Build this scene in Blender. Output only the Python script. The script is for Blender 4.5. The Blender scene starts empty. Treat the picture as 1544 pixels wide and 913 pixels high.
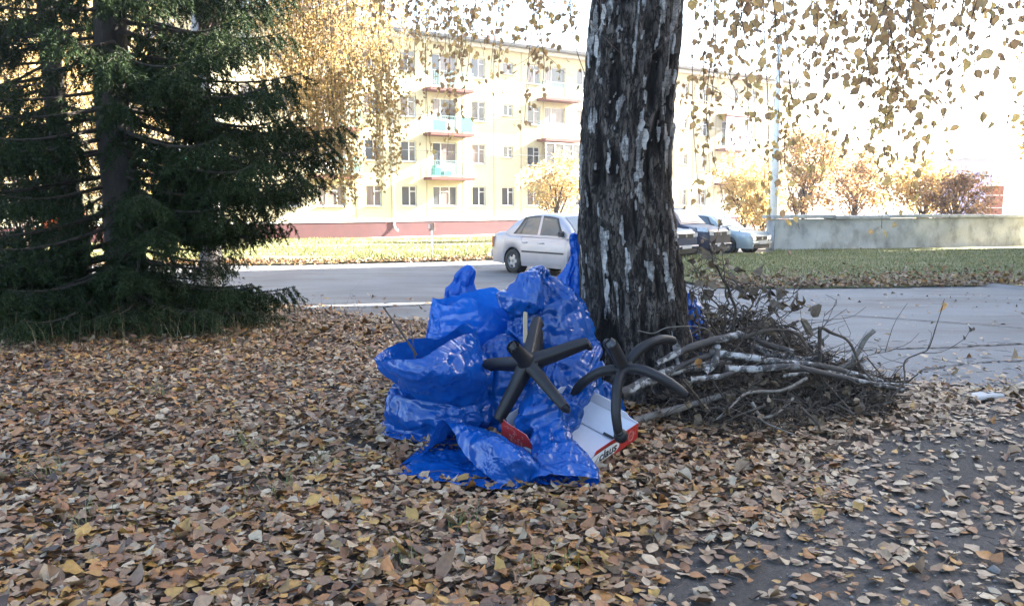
import bpy, math, random
import numpy as np
from mathutils import Vector
# ------------------------------------------------------------------ scene, camera, light
S = bpy.context.scene
COL = S.collection
rng = np.random.default_rng(7)
random.seed(7)
FPX, CX, CY, HY, CAMH = 1200.0, 772.0, 456.5, 305.0, 1.15
TH = math.atan((CY - HY) / FPX)
cam_d = bpy.data.cameras.new("camera")
cam = bpy.data.objects.new("camera", cam_d)
COL.objects.link(cam)
cam.location = (0, 0, CAMH)
cam.rotation_euler = (math.pi / 2 - TH, 0, 0)
cam_d.sensor_width = 36.0
cam_d.lens = 36.0 * FPX / 1544.0
cam_d.clip_start = 0.05
cam_d.clip_end = 2000
S.camera = cam
SUN_AZ, SUN_EL = math.radians(68), math.radians(25)
world = bpy.data.worlds.new("World")
S.world = world
world.use_nodes = True
wn = world.node_tree
bg = wn.nodes["Background"]
sky = wn.nodes.new("ShaderNodeTexSky")
sky.sky_type = 'NISHITA'
sky.sun_disc = False
sky.sun_elevation = SUN_EL
sky.sun_rotation = SUN_AZ
sky.air_density = 1.0
sky.dust_density = 2.5
sky.ozone_density = 1.0
wn.links.new(sky.outputs[0], bg.inputs[0])
bg.inputs[1].default_value = 0.06
sun_d = bpy.data.lights.new("sun", 'SUN')
sun = bpy.data.objects.new("sun", sun_d)
COL.objects.link(sun)
sun_d.energy = 5.0
sun_d.angle = math.radians(0.5)
sun_d.color = (1.0, 0.93, 0.82)
sdir = Vector((math.cos(SUN_EL) * math.sin(SUN_AZ), math.cos(SUN_EL) * math.cos(SUN_AZ), math.sin(SUN_EL)))
sun.rotation_euler = sdir.to_track_quat('Z', 'Y').to_euler()
S.view_settings.view_transform = 'Standard'
S.view_settings.look = 'None'
S.view_settings.exposure = 3.95
S.view_settings.gamma = 1.0
S.cycles.use_denoising = True
S.cycles.max_bounces = 8
S.cycles.transparent_max_bounces = 12
S.cycles.caustics_reflective = False
S.cycles.caustics_refractive = False

# ------------------------------------------------------------------ helpers
def gz(y):
    """height of the yard at distance y: level near, then falling to the road and the houses"""
    y = np.asarray(y, float)
    return -.6 * np.clip((y - 5.5) / 11.5, 0, 1) - .4 * np.clip((y - 17) / 33, 0, 1)

def ray(px, py):
    dx, dy = (px - CX) / FPX, (CY - py) / FPX
    return np.array([dx, math.cos(TH) + dy * math.sin(TH), -math.sin(TH) + dy * math.cos(TH)])

def W(px, py, Y):
    d = ray(px, py)
    t = Y / d[1]
    return np.array([d[0] * t, Y, CAMH + d[2] * t])

def G(px, py):
    d = ray(px, py)
    t = .5
    while t < 300:
        if CAMH + t * d[2] < gz(t * d[1]):
            break
        t += .01
    return np.array([t * d[0], t * d[1], float(gz(t * d[1]))])

def tag(o, label=None, cat=None, group=None, kind=None):
    if label: o['label'] = label
    if cat: o['category'] = cat
    if group: o['group'] = group
    if kind: o['kind'] = kind
    return o

def thing(name, label, cat, loc=(0, 0, 0), rz=0.0, group=None):
    o = bpy.data.objects.new(name, None)
    o.empty_display_size = .1
    COL.objects.link(o)
    o.location = loc
    o.rotation_euler = (0, 0, rz)
    return tag(o, label, cat, group)

def rawmesh(name, V, Fs, mat, smooth=True, attrs=None, edges=None):
    V = np.asarray(V, np.float32).reshape(-1, 3)
    if not isinstance(Fs, (list, tuple)): Fs = [Fs]
    Fs = [np.asarray(f, np.int32) for f in Fs if len(f)]
    me = bpy.data.meshes.new(name)
    me.vertices.add(len(V))
    me.vertices.foreach_set('co', V.ravel())
    nl = sum(f.size for f in Fs)
    npoly = sum(len(f) for f in Fs)
    me.loops.add(nl)
    me.polygons.add(npoly)
    me.loops.foreach_set('vertex_index', np.concatenate([f.ravel() for f in Fs]))
    tot = np.concatenate([np.full(len(f), f.shape[1], np.int32) for f in Fs])
    st = np.concatenate([[0], np.cumsum(tot)[:-1]]).astype(np.int32)
    me.polygons.foreach_set('loop_start', st)
    me.polygons.foreach_set('use_smooth', np.full(npoly, bool(smooth)))
    me.update(calc_edges=True)
    for k, v in (attrs or {}).items():
        a = me.attributes.new(k, 'FLOAT', 'POINT')
        a.data.foreach_set('value', np.asarray(v, np.float32))
    if mat is not None: me.materials.append(mat)
    return me

def mk(name, V, Fs, mat, parent=None, smooth=True, attrs=None, org=None, kind=None):
    V = np.asarray(V, float).reshape(-1, 3)
    if org is not None: V = V - np.asarray(org, float)
    o = bpy.data.objects.new(name, rawmesh(name, V, Fs, mat, smooth, attrs))
    COL.objects.link(o)
    if parent is not None: o.parent = parent
    if kind: o['kind'] = kind
    return o

def inst(name, me, parent=None, loc=(0, 0, 0), rot=(0, 0, 0), sc=None):
    o = bpy.data.objects.new(name, me)
    COL.objects.link(o)
    if parent is not None: o.parent = parent
    o.location = loc
    o.rotation_euler = rot
    if sc is not None: o.scale = (sc, sc, sc) if isinstance(sc, (int, float)) else sc
    return o

class MB:
    """collects quads and triangles"""
    def __init__(s): s.V = []; s.Q = []; s.T = []; s.n = 0
    def add(s, V, Q=None, T=None):
        V = np.asarray(V, float).reshape(-1, 3)
        if Q is not None and len(Q): s.Q.append(np.asarray(Q, np.int32) + s.n)
        if T is not None and len(T): s.T.append(np.asarray(T, np.int32) + s.n)
        s.V.append(V); s.n += len(V)
        return s
    def box(s, c, d, rz=0.0, bev=0.0):
        c = np.asarray(c, float); h = np.asarray(d, float) / 2
        if bev > 0:
            b = min(bev, h.min() * .9)
            V = []
            for sx in (-1, 1):
                for sy in (-1, 1):
                    for sz in (-1, 1):
                        for k in range(3):
                            p = np.array([sx, sy, sz]) * h
                            for j in range(3):
                                if j != k: p[j] -= (sx, sy, sz)[j] * b
                            V.append(p)
            V = np.array(V)
            I = lambda sx, sy, sz, k: ((sx > 0) * 4 + (sy > 0) * 2 + (sz > 0)) * 3 + k
            Q, T = [], []
            for k in range(3):
                for sg in (-1, 1):
                    a, b2 = [j for j in range(3) if j != k]
                    q = []
                    for (u, v) in ((-1, -1), (1, -1), (1, 1), (-1, 1)):
                        s3 = [0, 0, 0]; s3[k] = sg; s3[a] = u; s3[b2] = v
                        q.append(I(*s3, k))
                    flip = (sg > 0) != (k == 1)
                    Q.append(q if flip else q[::-1])
            for k in range(3):
                a, b2 = [j for j in range(3) if j != k]
                for u in (-1, 1):
                    for v in (-1, 1):
                        s1 = [0, 0, 0]; s1[a] = u; s1[b2] = v
                        lo = list(s1); lo[k] = -1; hi = list(s1); hi[k] = 1
                        Q.append([I(*lo, a), I(*hi, a), I(*hi, b2), I(*lo, b2)])
            for i in range(8): T.append([i * 3, i * 3 + 1, i * 3 + 2])
        else:
            V = np.array([[x, y, z] for x in (-1, 1) for y in (-1, 1) for z in (-1, 1)]) * h
            Q = [[0, 1, 3, 2], [4, 6, 7, 5], [0, 4, 5, 1], [2, 3, 7, 6], [0, 2, 6, 4], [1, 5, 7, 3]]; T = None
        if rz:
            ca, sa = math.cos(rz), math.sin(rz)
            V = np.column_stack([V[:, 0] * ca - V[:, 1] * sa, V[:, 0] * sa + V[:, 1] * ca, V[:, 2]])
        return s.add(V + c, Q, T)
    def tube(s, P, R, n=8, cap=True):
        V, Q, T = tube(P, R, n, cap)
        return s.add(V, Q, T)
    def grid(s, A, closed=False):
        """A: (r, c, 3) grid of points; closed joins last column to first"""
        r, c = A.shape[:2]
        return s.add(A.reshape(-1, 3), gridfaces(r, c, closed))
    def mk(s, name, mat, parent=None, smooth=False, org=None, kind=None, attrs=None):
        V = np.concatenate(s.V)
        Fs = []
        if s.Q: Fs.append(np.concatenate(s.Q))
        if s.T: Fs.append(np.concatenate(s.T))
        return mk(name, V, Fs, mat, parent, smooth, attrs, org, kind)
    def mesh(s, name, mat, smooth=False):
        Fs = []
        if s.Q: Fs.append(np.concatenate(s.Q))
        if s.T: Fs.append(np.concatenate(s.T))
        return rawmesh(name, np.concatenate(s.V), Fs, mat, smooth)

def gridfaces(r, c, closed=False):
    i = np.arange(r - 1)[:, None]; j = np.arange(c if closed else c - 1)[None]
    j2 = (j + 1) % c
    a = i * c + j
    return np.stack([a, i * c + j2, (i + 1) * c + j2, (i + 1) * c + j], -1).reshape(-1, 4)

def tube(P, R, n=8, cap=True):
    P = np.asarray(P, float); m = len(P)
    R = np.broadcast_to(np.asarray(R, float), (m,))
    Tn = np.gradient(P, axis=0)
    Tn /= np.linalg.norm(Tn, axis=1)[:, None] + 1e-12
    up = np.array([0, 0, 1.0]) if abs(Tn[0, 2]) < .9 else np.array([1.0, 0, 0])
    U = np.zeros_like(P)
    u = up - Tn[0] * (up @ Tn[0]); u /= np.linalg.norm(u)
    for i in range(m):
        u = u - Tn[i] * (u @ Tn[i]); u /= np.linalg.norm(u) + 1e-12
        U[i] = u
    B = np.cross(Tn, U)
    a = np.arange(n) * 2 * math.pi / n
    V = P[:, None] + R[:, None, None] * (np.cos(a)[None, :, None] * U[:, None] + np.sin(a)[None, :, None] * B[:, None])
    Q = gridfaces(m, n, True)
    V = V.reshape(-1, 3); T = None
    if cap:
        V = np.concatenate([V, P[:1], P[-1:]])
        k = m * n
        i = np.arange(n); i2 = (i + 1) % n
        T = np.concatenate([np.stack([np.full(n, k), i2, i], -1), np.stack([np.full(n, k + 1), (m - 1) * n + i, (m - 1) * n + i2], -1)])
    return V, Q, T

def spline(P, n):
    """Catmull-Rom through rows of P (any width)"""
    P = np.asarray(P, float); m = len(P)
    t = np.linspace(0, m - 1, n)
    i = np.clip(t.astype(int), 0, m - 2); f = (t - i)[:, None]
    E = np.concatenate([2 * P[:1] - P[1:2], P, 2 * P[-1:] - P[-2:-1]])
    p0, p1, p2, p3 = E[i], E[i + 1], E[i + 2], E[i + 3]
    return .5 * (2 * p1 + (p2 - p0) * f + (2 * p0 - 5 * p1 + 4 * p2 - p3) * f ** 2 + (3 * p1 - p0 - 3 * p2 + p3) * f ** 3)

def _h(i, j, k, s):
    n = (i * 374761393 + j * 668265263 + k * 2147483647 + s * 1274126177) & 0xffffffff
    n = ((n ^ (n >> 13)) * 1103515245) & 0xffffffff
    n = (n ^ (n >> 16)) & 0xffff
    return n / 32767.5 - 1.0

def vn(P, s=0):
    """value noise, -1..1"""
    P = np.asarray(P, float)
    I = np.floor(P).astype(np.int64); f = P - I
    f = f * f * (3 - 2 * f)
    r = 0
    for a in (0, 1):
        for b in (0, 1):
            for c in (0, 1):
                w = (f[..., 0] if a else 1 - f[..., 0]) * (f[..., 1] if b else 1 - f[..., 1]) * (f[..., 2] if c else 1 - f[..., 2])
                r = r + w * _h(I[..., 0] + a, I[..., 1] + b, I[..., 2] + c, s)
    return r

def fbm(P, o=4, s=0):
    P = np.asarray(P, float); r = 0; a = 1.0
    for k in range(o):
        r = r + a * vn(P * 2 ** k + 17.3 * k, s + k); a *= .5
    return r

# ------------------------------------------------------------------ materials
class NT:
    def __init__(s, name):
        s.m = bpy.data.materials.new(name); s.m.use_nodes = True
        s.t = s.m.node_tree
        s.b = s.t.nodes["Principled BSDF"]; s.out = s.t.nodes["Material Output"]
    def n(s, typ, props=None, **ins):
        nd = s.t.nodes.new("ShaderNode" + typ)
        for k, v in (props or {}).items(): setattr(nd, k, v)
        for k, v in ins.items():
            s.set(nd, k, v)
        return nd
    def set(s, nd, k, v):
        i = nd.inputs[int(k[1:])] if k[0] == '_' and k[1:].isdigit() else nd.inputs[k.replace('_', ' ')]
        if hasattr(v, 'node'): s.t.links.new(v, i)
        else: i.default_value = v
    def coord(s, kind='Object', sc=(1, 1, 1)):
        c = s.n('TexCoord').outputs[kind]
        mp = s.n('Mapping'); s.t.links.new(c, mp.inputs[0]); mp.inputs['Scale'].default_value = sc
        return mp.outputs[0]
    def noise(s, co, scale, detail=5, rough=.55, typ=None, dist=0.0):
        nd = s.n('TexNoise', {'noise_type': typ} if typ else None, Vector=co, Scale=scale, Detail=detail, Roughness=rough, Distortion=dist)
        return nd.outputs['Fac'] if 'Fac' in nd.outputs else nd.outputs[0]
    def ramp(s, fac, stops, interp='LINEAR'):
        r = s.n('ValToRGB'); cr = r.color_ramp; cr.interpolation = interp
        while len(cr.elements) < len(stops): cr.elements.new(.5)
        for e, (p, c) in zip(cr.elements, stops):
            e.position = p
            e.color = (c, c, c, 1) if isinstance(c, (int, float)) else (*c, 1)
        s.t.links.new(fac, r.inputs[0])
        return r.outputs[0]
    def mix(s, f, a, b, mode='MIX'):
        m = s.n('Mix', {'data_type': 'RGBA', 'blend_type': mode})
        for i, v in ((0, f), (6, a), (7, b)):
            if hasattr(v, 'node'): s.t.links.new(v, m.inputs[i])
            else: m.inputs[i].default_value = v if i == 0 else (*v, 1)
        return m.outputs[2]
    def math(s, op, a, b=0.0):
        m = s.n('Math', {'operation': op})
        for i, v in ((0, a), (1, b)):
            if hasattr(v, 'node'): s.t.links.new(v, m.inputs[i])
            else: m.inputs[i].default_value = v
        return m.outputs[0]
    def bump(s, h, strength=.3, dist=.01, normal=None):
        b = s.n('Bump', None, Height=h, Strength=strength, Distance=dist)
        if normal is not None: s.t.links.new(normal, b.inputs['Normal'])
        return b.outputs[0]
    def fin(s, col=None, rough=None, nrm=None, **kw):
        for k, v in dict(Base_Color=col, Roughness=rough, Normal=nrm, **kw).items():
            if v is None: continue
            if k == 'Base_Color' and not hasattr(v, 'node'): v = (*v, 1)
            s.set(s.b, k, v)
        return s.m
    def attr(s, name):
        return s.n('Attribute', {'attribute_name': name}).outputs['Fac']
    def translucent(s, col, fac):
        """mix a translucent lobe in, for thin leaves and film"""
        tr = s.n('BsdfTranslucent')
        s.set(tr, 'Color', col if hasattr(col, 'node') else (*col, 1))
        mx = s.n('MixShader'); mx.inputs[0].default_value = fac
        s.t.links.new(s.b.outputs[0], mx.inputs[1]); s.t.links.new(tr.outputs[0], mx.inputs[2])
        s.t.links.new(mx.outputs[0], s.out.inputs[0])
        return s.m

def simple(name, c1, c2=None, rough=.6, scale=8, bump=0.0, bscale=40, bdist=.01, metallic=0.0, spec=.5, sc=(1, 1, 1), coat=0.0, detail=5):
    t = NT(name); co = t.coord('Object', sc)
    col = c1 if c2 is None else t.mix(t.ramp(t.noise(co, scale, detail), [(.32, 0.0), (.68, 1.0)]), c1, c2)
    nr = t.bump(t.noise(co, bscale, 6), bump, bdist) if bump else None
    return t.fin(col, rough, nr, Metallic=metallic, Specular_IOR_Level=spec, Coat_Weight=coat)

M = {}
M['yellow_wall'] = simple('yellow_wall', (.6, .54, .35), (.54, .48, .31), .85, 1.2, .15, 60)
M['plinth'] = simple('plinth', (.085, .024, .026), (.065, .02, .023), .8, 2.0, .2, 30)
M['slab_red'] = simple('slab_red', (.14, .035, .027), (.11, .03, .024), .8, 3)
M['white_paint'] = simple('white_paint', (.72, .72, .7), (.62, .62, .6), .5, 5)
M['glass'] = simple('window_glass', (.06, .07, .085), (.035, .04, .05), .06, .5, spec=.8)
M['glass_curtained'] = simple('curtained_glass', (.22, .18, .17), (.12, .10, .10), .12, 2.5, spec=.7, sc=(4, 4, .3))
M['curtain'] = simple('curtain', (.42, .38, .36), (.25, .22, .22), .8, 6, sc=(3, 3, .4))
M['roof_grey'] = simple('roof_grey', (.16, .17, .19), (.12, .13, .14), .6, 2)
M['turquoise'] = simple('turquoise_panel', (.015, .22, .19), (.012, .18, .16), .5, 4)
M['lavender'] = simple('lavender_panel', (.22, .18, .42), (.19, .16, .38), .5, 4)
M['rail'] = simple('rail_paint', (.16, .34, .32), (.13, .28, .27), .5, 4)
M['red_brick'] = simple('red_brick', (.33, .1, .06), (.25, .08, .05), .85, 5, .3, 30)
M['galv'] = simple('galvanised', (.5, .5, .5), (.4, .4, .4), .45, 6, metallic=.3)
M['concrete'] = None

def tconc():
    t = NT('old_concrete'); co = t.coord()
    a = t.ramp(t.noise(co, .9, 6, .6), [(.3, (.3, .3, .3)), (.5, (.45, .45, .44)), (.72, (.56, .55, .53))])
    st = t.ramp(t.noise(t.coord('Object', (1, 1, .7)), 2.0, 6), [(.36, (.7, .69, .67)), (.5, (1, 1, 1))])
    return t.fin(t.mix(1.0, a, st, 'MULTIPLY'), .9, t.bump(t.noise(co, 7, 8, .65), .7, .03))
M['concrete'] = tconc()

def tsoil():
    t = NT('yard_soil'); co = t.coord()
    c = t.ramp(t.noise(co, 18, 8, .7), [(.3, (.03, .021, .015)), (.5, (.08, .056, .04)), (.7, (.15, .11, .08))])
    return t.fin(c, .95, t.bump(t.noise(co, 60, 8, .7), .8, .012))
M['soil'] = tsoil()

def tdirt():
    t = NT('trodden_dirt'); co = t.coord()
    big = t.ramp(t.noise(co, 1.1, 5), [(.35, (.055, .047, .041)), (.65, (.09, .079, .07))])
    fine = t.ramp(t.noise(co, 90, 6, .7), [(.3, (.55, .52, .5)), (.55, (1, 1, 1)), (.75, (1.45, 1.42, 1.4))])
    return t.fin(t.mix(1.0, big, fine, 'MULTIPLY'), .9, t.bump(t.noise(co, 120, 6, .7), .7, .008), Specular_IOR_Level=.35)
M['dirt'] = tdirt()

def tasph():
    t = NT('asphalt'); co = t.coord()
    big = t.ramp(t.noise(co, .45, 5, .6), [(.3, (.105, .108, .112)), (.7, (.16, .163, .168))])
    fine = t.ramp(t.noise(co, 70, 5, .7), [(.3, (.7, .7, .7)), (.7, (1.25, 1.25, 1.25))])
    dirt = t.ramp(t.noise(t.coord('Object', (.35, 1, 1)), 1.3, 7, .65), [(.5, 0.0), (.62, 1.0)])
    c = t.mix(1.0, big, fine, 'MULTIPLY')
    c = t.mix(t.math('MULTIPLY', dirt, .55), c, (.075, .06, .05))
    return t.fin(c, .8, t.bump(t.noise(co, 110, 5, .7), .5, .006), Specular_IOR_Level=.4)
M['asphalt'] = tasph()

def tlawn():
    t = NT('lawn_ground'); co = t.coord()
    a = t.ramp(t.noise(t.coord('Object', (.25, 1, 1)), .9, 6, .6), [(.35, (.08, .10, .03)), (.52, (.17, .165, .065)), (.7, (.27, .22, .11))])
    f = t.ramp(t.noise(co, 25, 6, .7), [(.3, (.55, .55, .5)), (.7, (1.3, 1.3, 1.2))])
    return t.fin(t.mix(1.0, a, f, 'MULTIPLY'), .95, t.bump(t.noise(co, 30, 6, .7), .9, .05))
M['lawn'] = tlawn()

# ------------------------------------------------------------------ ground sheets
def sheet(name, xs, near, far, ny, mat, dz=0.0, extra=None, jit=0.0):
    """ground strip between two edge curves near(x) and far(x), following the yard's slope"""
    xs = np.asarray(xs, float)
    n, f = near(xs), far(xs)
    if jit:
        n = n + jit * fbm(np.column_stack([xs * 1.7, xs * 0, xs * 0]), 3, 5)
    t = np.linspace(0, 1, ny)[:, None]
    Y = n[None] * (1 - t) + f[None] * t
    X = np.broadcast_to(xs[None], Y.shape)
    Z = gz(Y) + dz
    if extra is not None: Z = Z + extra(X, Y)
    A = np.stack([X, Y, Z], -1)
    o = mk(name, A.reshape(-1, 3), gridfaces(*A.shape[:2]), mat)
    return tag(o, kind='structure')

def pl(*pts):
    a = np.array(pts, float)
    return lambda x: np.interp(x, a[:, 0], a[:, 1])

road_near = pl((-60, 30), (-30, 20), (-8, 13.6), (-3.15, 10.9), (-.97, 8.7), (1.4, 6.1), (2.3, 5.2), (2.76, 4.9), (3.4, 4.75), (4.5, 4.5), (12, 4.5))
def lawn_near(x): return np.interp(x, [-60, -6.6, -.5, .2, .6], [22.6, 23.2, 25.7, 27, 34])
xs_f = np.linspace(-60, 60, 61)
far_rows = np.array([-6, 0, 1, 2, 3, 4, 5, 5.5, 7, 9, 11, 13, 15, 17, 20, 26, 34, 42, 50, 70, 120, 220, 400.])
A = np.stack(np.broadcast_arrays(np.linspace(-1, 1, 41)[None] * np.maximum(40, far_rows * 1.3)[:, None], far_rows[:, None], gz(far_rows)[:, None] - .012), -1)
tag(mk('ground', A.reshape(-1, 3), gridfaces(*A.shape[:2]), M['soil']), kind='structure')
sheet('road', np.linspace(-58, 34, 185), road_near, lambda x: np.interp(x, [-60, -.5, 0, 3, 9.7, 9.9, 34], [26, 28, 34, 34.5, 34.5, 19, 19]), 40, M['asphalt'], 0.0, jit=.18)
sheet('lawn', np.linspace(-58, .6, 80), lawn_near, lambda x: 0 * x + 62, 60, M['lawn'], .05)
verge_near = pl((3.7, 18), (4.0, 15.8), (4.6, 15.3), (7, 15.6), (10.8, 16.5), (30, 18))
verge_far = pl((3.7, 19), (4.2, 24), (6, 26.3), (8.6, 27.6), (9.6, 28.6), (10, 32), (30, 45))
def verge_h(X, Y): return .10 * np.clip((Y - verge_near(X)) / .9, 0, 1) * np.clip((verge_far(X) - Y) / .8, 0, 1)
sheet('verge', np.linspace(3.7, 30, 70), verge_near, verge_far, 40, M['lawn'], .012, extra=verge_h, jit=.12)
sheet('dirt_path', np.linspace(.2, 12, 90), pl((.2, 1.9), (.45, .6), (12, -2)), pl((.2, 2.0), (.55, 2.5), (1.2, 3.3), (2.2, 4.1), (3.0, 4.65), (3.6, 4.85), (12, 4.8)), 30, M['dirt'], -.005)

def seam(pts, w, seed):
    r = np.random.default_rng(seed)
    P = spline(np.array([G(*p) for p in pts]), 60)
    P[:, 0] += .02 * r.normal(0, 1, 60); P[:, 1] += .02 * r.normal(0, 1, 60)
    ww = w * r.uniform(.4, 1.4, 60)
    A = np.array([[p + [0, -a, 0], p + [0, a, 0]] for p, a in zip(P, ww)]); A[..., 2] = gz(A[..., 1]) + .004
    tag(mk('road_crack', A.reshape(-1, 3), gridfaces(60, 2), M['seam']), kind='structure')
M['seam'] = simple('crack_soil', (.03, .026, .022), (.05, .043, .036), .95, 20)
seam([(1130, 468), (1250, 474), (1400, 484), (1543, 495)], .03, 1)
seam([(1240, 531), (1330, 527), (1450, 523), (1543, 518)], .022, 2)
seam([(430, 455), (520, 463), (600, 462), (660, 458)], .05, 3)
seam([(1300, 455), (1420, 450), (1543, 452)], .012, 4)
seam([(1380, 560), (1460, 548), (1543, 544)], .012, 5)
# ------------------------------------------------------------------ apartment building
FB = G(670, 356.5)
FU = np.array([math.sin(math.radians(56.2)), math.cos(math.radians(56.2)), 0])
FN = np.array([FU[1], -FU[0], 0])
FANG = math.atan2(FU[1], FU[0])
bld = thing('apartment_building', 'long pale yellow four storey apartment block with maroon plinth behind the lawn', 'building', (FB[0], FB[1], -1.0), FANG)
# local frame: x along the facade, -y outwards, z up from the ground
U0, U1, ROOF, PL = -24.0, 34.0, 12.1, .98
SILL = [1.92, 4.62, 7.31, 9.98]
HW = 1.25
bal = [-16.4, -7.36, .13, 8.7, 16.6, 26.2]
win = [-21.5, -19, -14.3, -9.8, -4.75, -2.4, 2.6, 6.95, 11.1, 13.6, 18.9, 23.2, 28.8, 31.4]
stair = [-12.0, 4.87, 21.1]
openings = []   # u, z0, w, h, kind
for k, z in enumerate(SILL):
    for u in win: openings.append((u, z, 1.05, HW, 'two'))
    for u in stair: openings.append((u, z + (.45 if k else 0), .8 if k else 1.0, .75 if k else HW, 'two'))
    for u in bal: openings.append((u, z, 1.75, HW, 'three') if k == 0 else (u, z - .75, 1.75, HW + .75, 'door'))
us = sorted({U0, U1} | {o[0] - o[2] / 2 for o in openings} | {o[0] + o[2] / 2 for o in openings})
zs = sorted({PL, ROOF} | {o[1] for o in openings} | {o[1] + o[3] for o in openings})
wall = MB()
for a, b in zip(us[:-1], us[1:]):
    for c, d in zip(zs[:-1], zs[1:]):
        um, zm = (a + b) / 2, (c + d) / 2
        if any(abs(um - o[0]) < o[2] / 2 and o[1] < zm < o[1] + o[3] for o in openings): continue
        wall.add([[a, 0, c], [b, 0, c], [b, 0, d], [a, 0, d]], [[0, 1, 2, 3]])
RV = .2
for (u, z, w, h, k) in openings:
    l, r, t = u - w / 2, u + w / 2, z + h
    wall.add([[l, 0, z], [l, RV, z], [r, RV, z], [r, 0, z], [l, 0, t], [l, RV, t], [r, RV, t], [r, 0, t]],
             [[0, 3, 2, 1], [4, 5, 6, 7], [0, 1, 5, 4], [3, 7, 6, 2]])
wall.add([[U0, 0, 0], [U0, 11, 0], [U0, 11, ROOF], [U0, 0, ROOF], [U1, 0, 0], [U1, 11, 0], [U1, 11, ROOF], [U1, 0, ROOF]], [[0, 3, 2, 1], [4, 5, 6, 7], [1, 2, 6, 5]])
wall.mk('wall', M['yellow_wall'], bld)
# panel joints: slim recessed looking battens between bays and storeys
jt = MB()
for u in (-20.2, -17.8, -13.2, -10.9, -5.9, -3.6, -1.2, 1.4, 3.75, 5.9, 7.7, 12.3, 15.2, 20, 22.1, 24.6, 30.1): jt.box((u, -.006, (PL + ROOF) / 2), (.05, .02, ROOF - PL - .1))
jt.mk('panel_joint', simple('joint_mortar', (.36, .31, .2), None, .9), bld, kind='stuff')
MB().box(((U0 + U1) / 2, -.05, PL / 2), (U1 - U0 + .1, .14, PL)).mk('plinth', M['plinth'], bld)
MB().box(((U0 + U1) / 2, -.06, PL + .03), (U1 - U0 + .14, .2, .05)).mk('plinth_cap', M['white_paint'], bld)
rf = MB().box(((U0 + U1) / 2, 5.2, ROOF + .1), (U1 - U0 + 1.2, 12.2, .2))
rf = rf.mk('roof', M['roof_grey'], bld)
e = MB().box(((U0 + U1) / 2, -1.0, ROOF + .27), (U1 - U0 + 1.2, .04, .1))
for u in np.arange(U0 + .5, U1, 1.9): e.box((u, -.96, ROOF + .42), (.03, .03, .5))
e.box(((U0 + U1) / 2, -.96, ROOF + .66), (U1 - U0 + 1, .025, .025)); e.box(((U0 + U1) / 2, -.96, ROOF + .46), (U1 - U0 + 1, .02, .02))
e.mk('roof_rail', M['roof_grey'], rf)
MB().box(((U0 + U1) / 2, -.2, ROOF - .12), (U1 - U0 + .3, .36, .2)).mk('cornice', M['white_paint'], bld)
for u in (-10, 6, 22): MB().box((u, 4, ROOF + .8), (.9, .6, 1.4), 0, .02).mk('chimney', M['red_brick'], rf)

def winmesh(w, h, kind):
    f = MB(); g = []
    t = .07
    if kind == 'door':
        cols = [-w / 2, -w / 2 + .62, w / 2]; sills = [0, .75]
    elif kind == 'three': cols = [-w / 2, -w / 2 + .55, w / 2 - .55, w / 2]; sills = [0, 0, 0]
    else: cols = [-w / 2, 0 + .06, w / 2]; sills = [0, 0]
    d = .06
    f.box((0, 0, h - t / 2), (w, d, t)); f.box((0, 0, t / 2), (w, d, t))
    for i, c in enumerate(cols):
        x = c + (t / 2 if i == 0 else -t / 2 if i == len(cols) - 1 else 0)
        f.box((x, .002, h / 2), (t if 0 < i < len(cols) - 1 else t, d - .006, h - 2 * t))
    for i in range(len(cols) - 1):
        l, r = cols[i] + t * (1 if i == 0 else .5), cols[i + 1] - t * (1 if i == len(cols) - 2 else .5)
        b = sills[i] if sills[i] else t
        if sills[i]: f.box(((l + r) / 2, .004, sills[i] / 2 + t / 2), (r - l, d - .02, sills[i] - t)); b = sills[i] + .0
        if kind == 'two' and i == 1 or kind == 'three' and i == 1:
            f.box(((l + r) / 2, -.002, h * .72), (r - l, d - .012, .05))
        pb = MB().box(((l + r) / 2, .008, (b + h - t) / 2), (r - l, .012, h - t - b)); g.append((pb.mesh('pane', M['glass']), pb.mesh('pane', M['glass_curtained'])))
    return f.mesh('window', M['white_paint']), g
wm = {}
crt = random.Random(3)
for (u, z, w, h, k) in openings:
    key = (w, h, k)
    if key not in wm:
        c_me = MB()
        for q in range(9):
            c_me.add([[-w / 2 + w * q / 9, .05 if q % 2 else .09, .03], [-w / 2 + w * (q + 1) / 9, .09 if q % 2 else .05, .03], [-w / 2 + w * (q + 1) / 9, .09 if q % 2 else .05, h - .03], [-w / 2 + w * q / 9, .05 if q % 2 else .09, h - .03]], [[0, 1, 2, 3]])
        dark = MB().add([[-w / 2, .5, 0], [w / 2, .5, 0], [w / 2, .5, h], [-w / 2, .5, h]], [[0, 1, 2, 3]])
        wm[key] = (*winmesh(w, h, k), MB().box((0, -.19, -.03), (w + .12, .14, .03)).mesh('sill', M['galv']), c_me.mesh('curtain', M['curtain']))
    f, g, s, c = wm[key]
    wo = inst('window', f, bld, (u, .15, z))
    for q in g: inst('pane', q[crt.random() < .45], wo)
    if k != 'door': inst('sill', s, wo)
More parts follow.
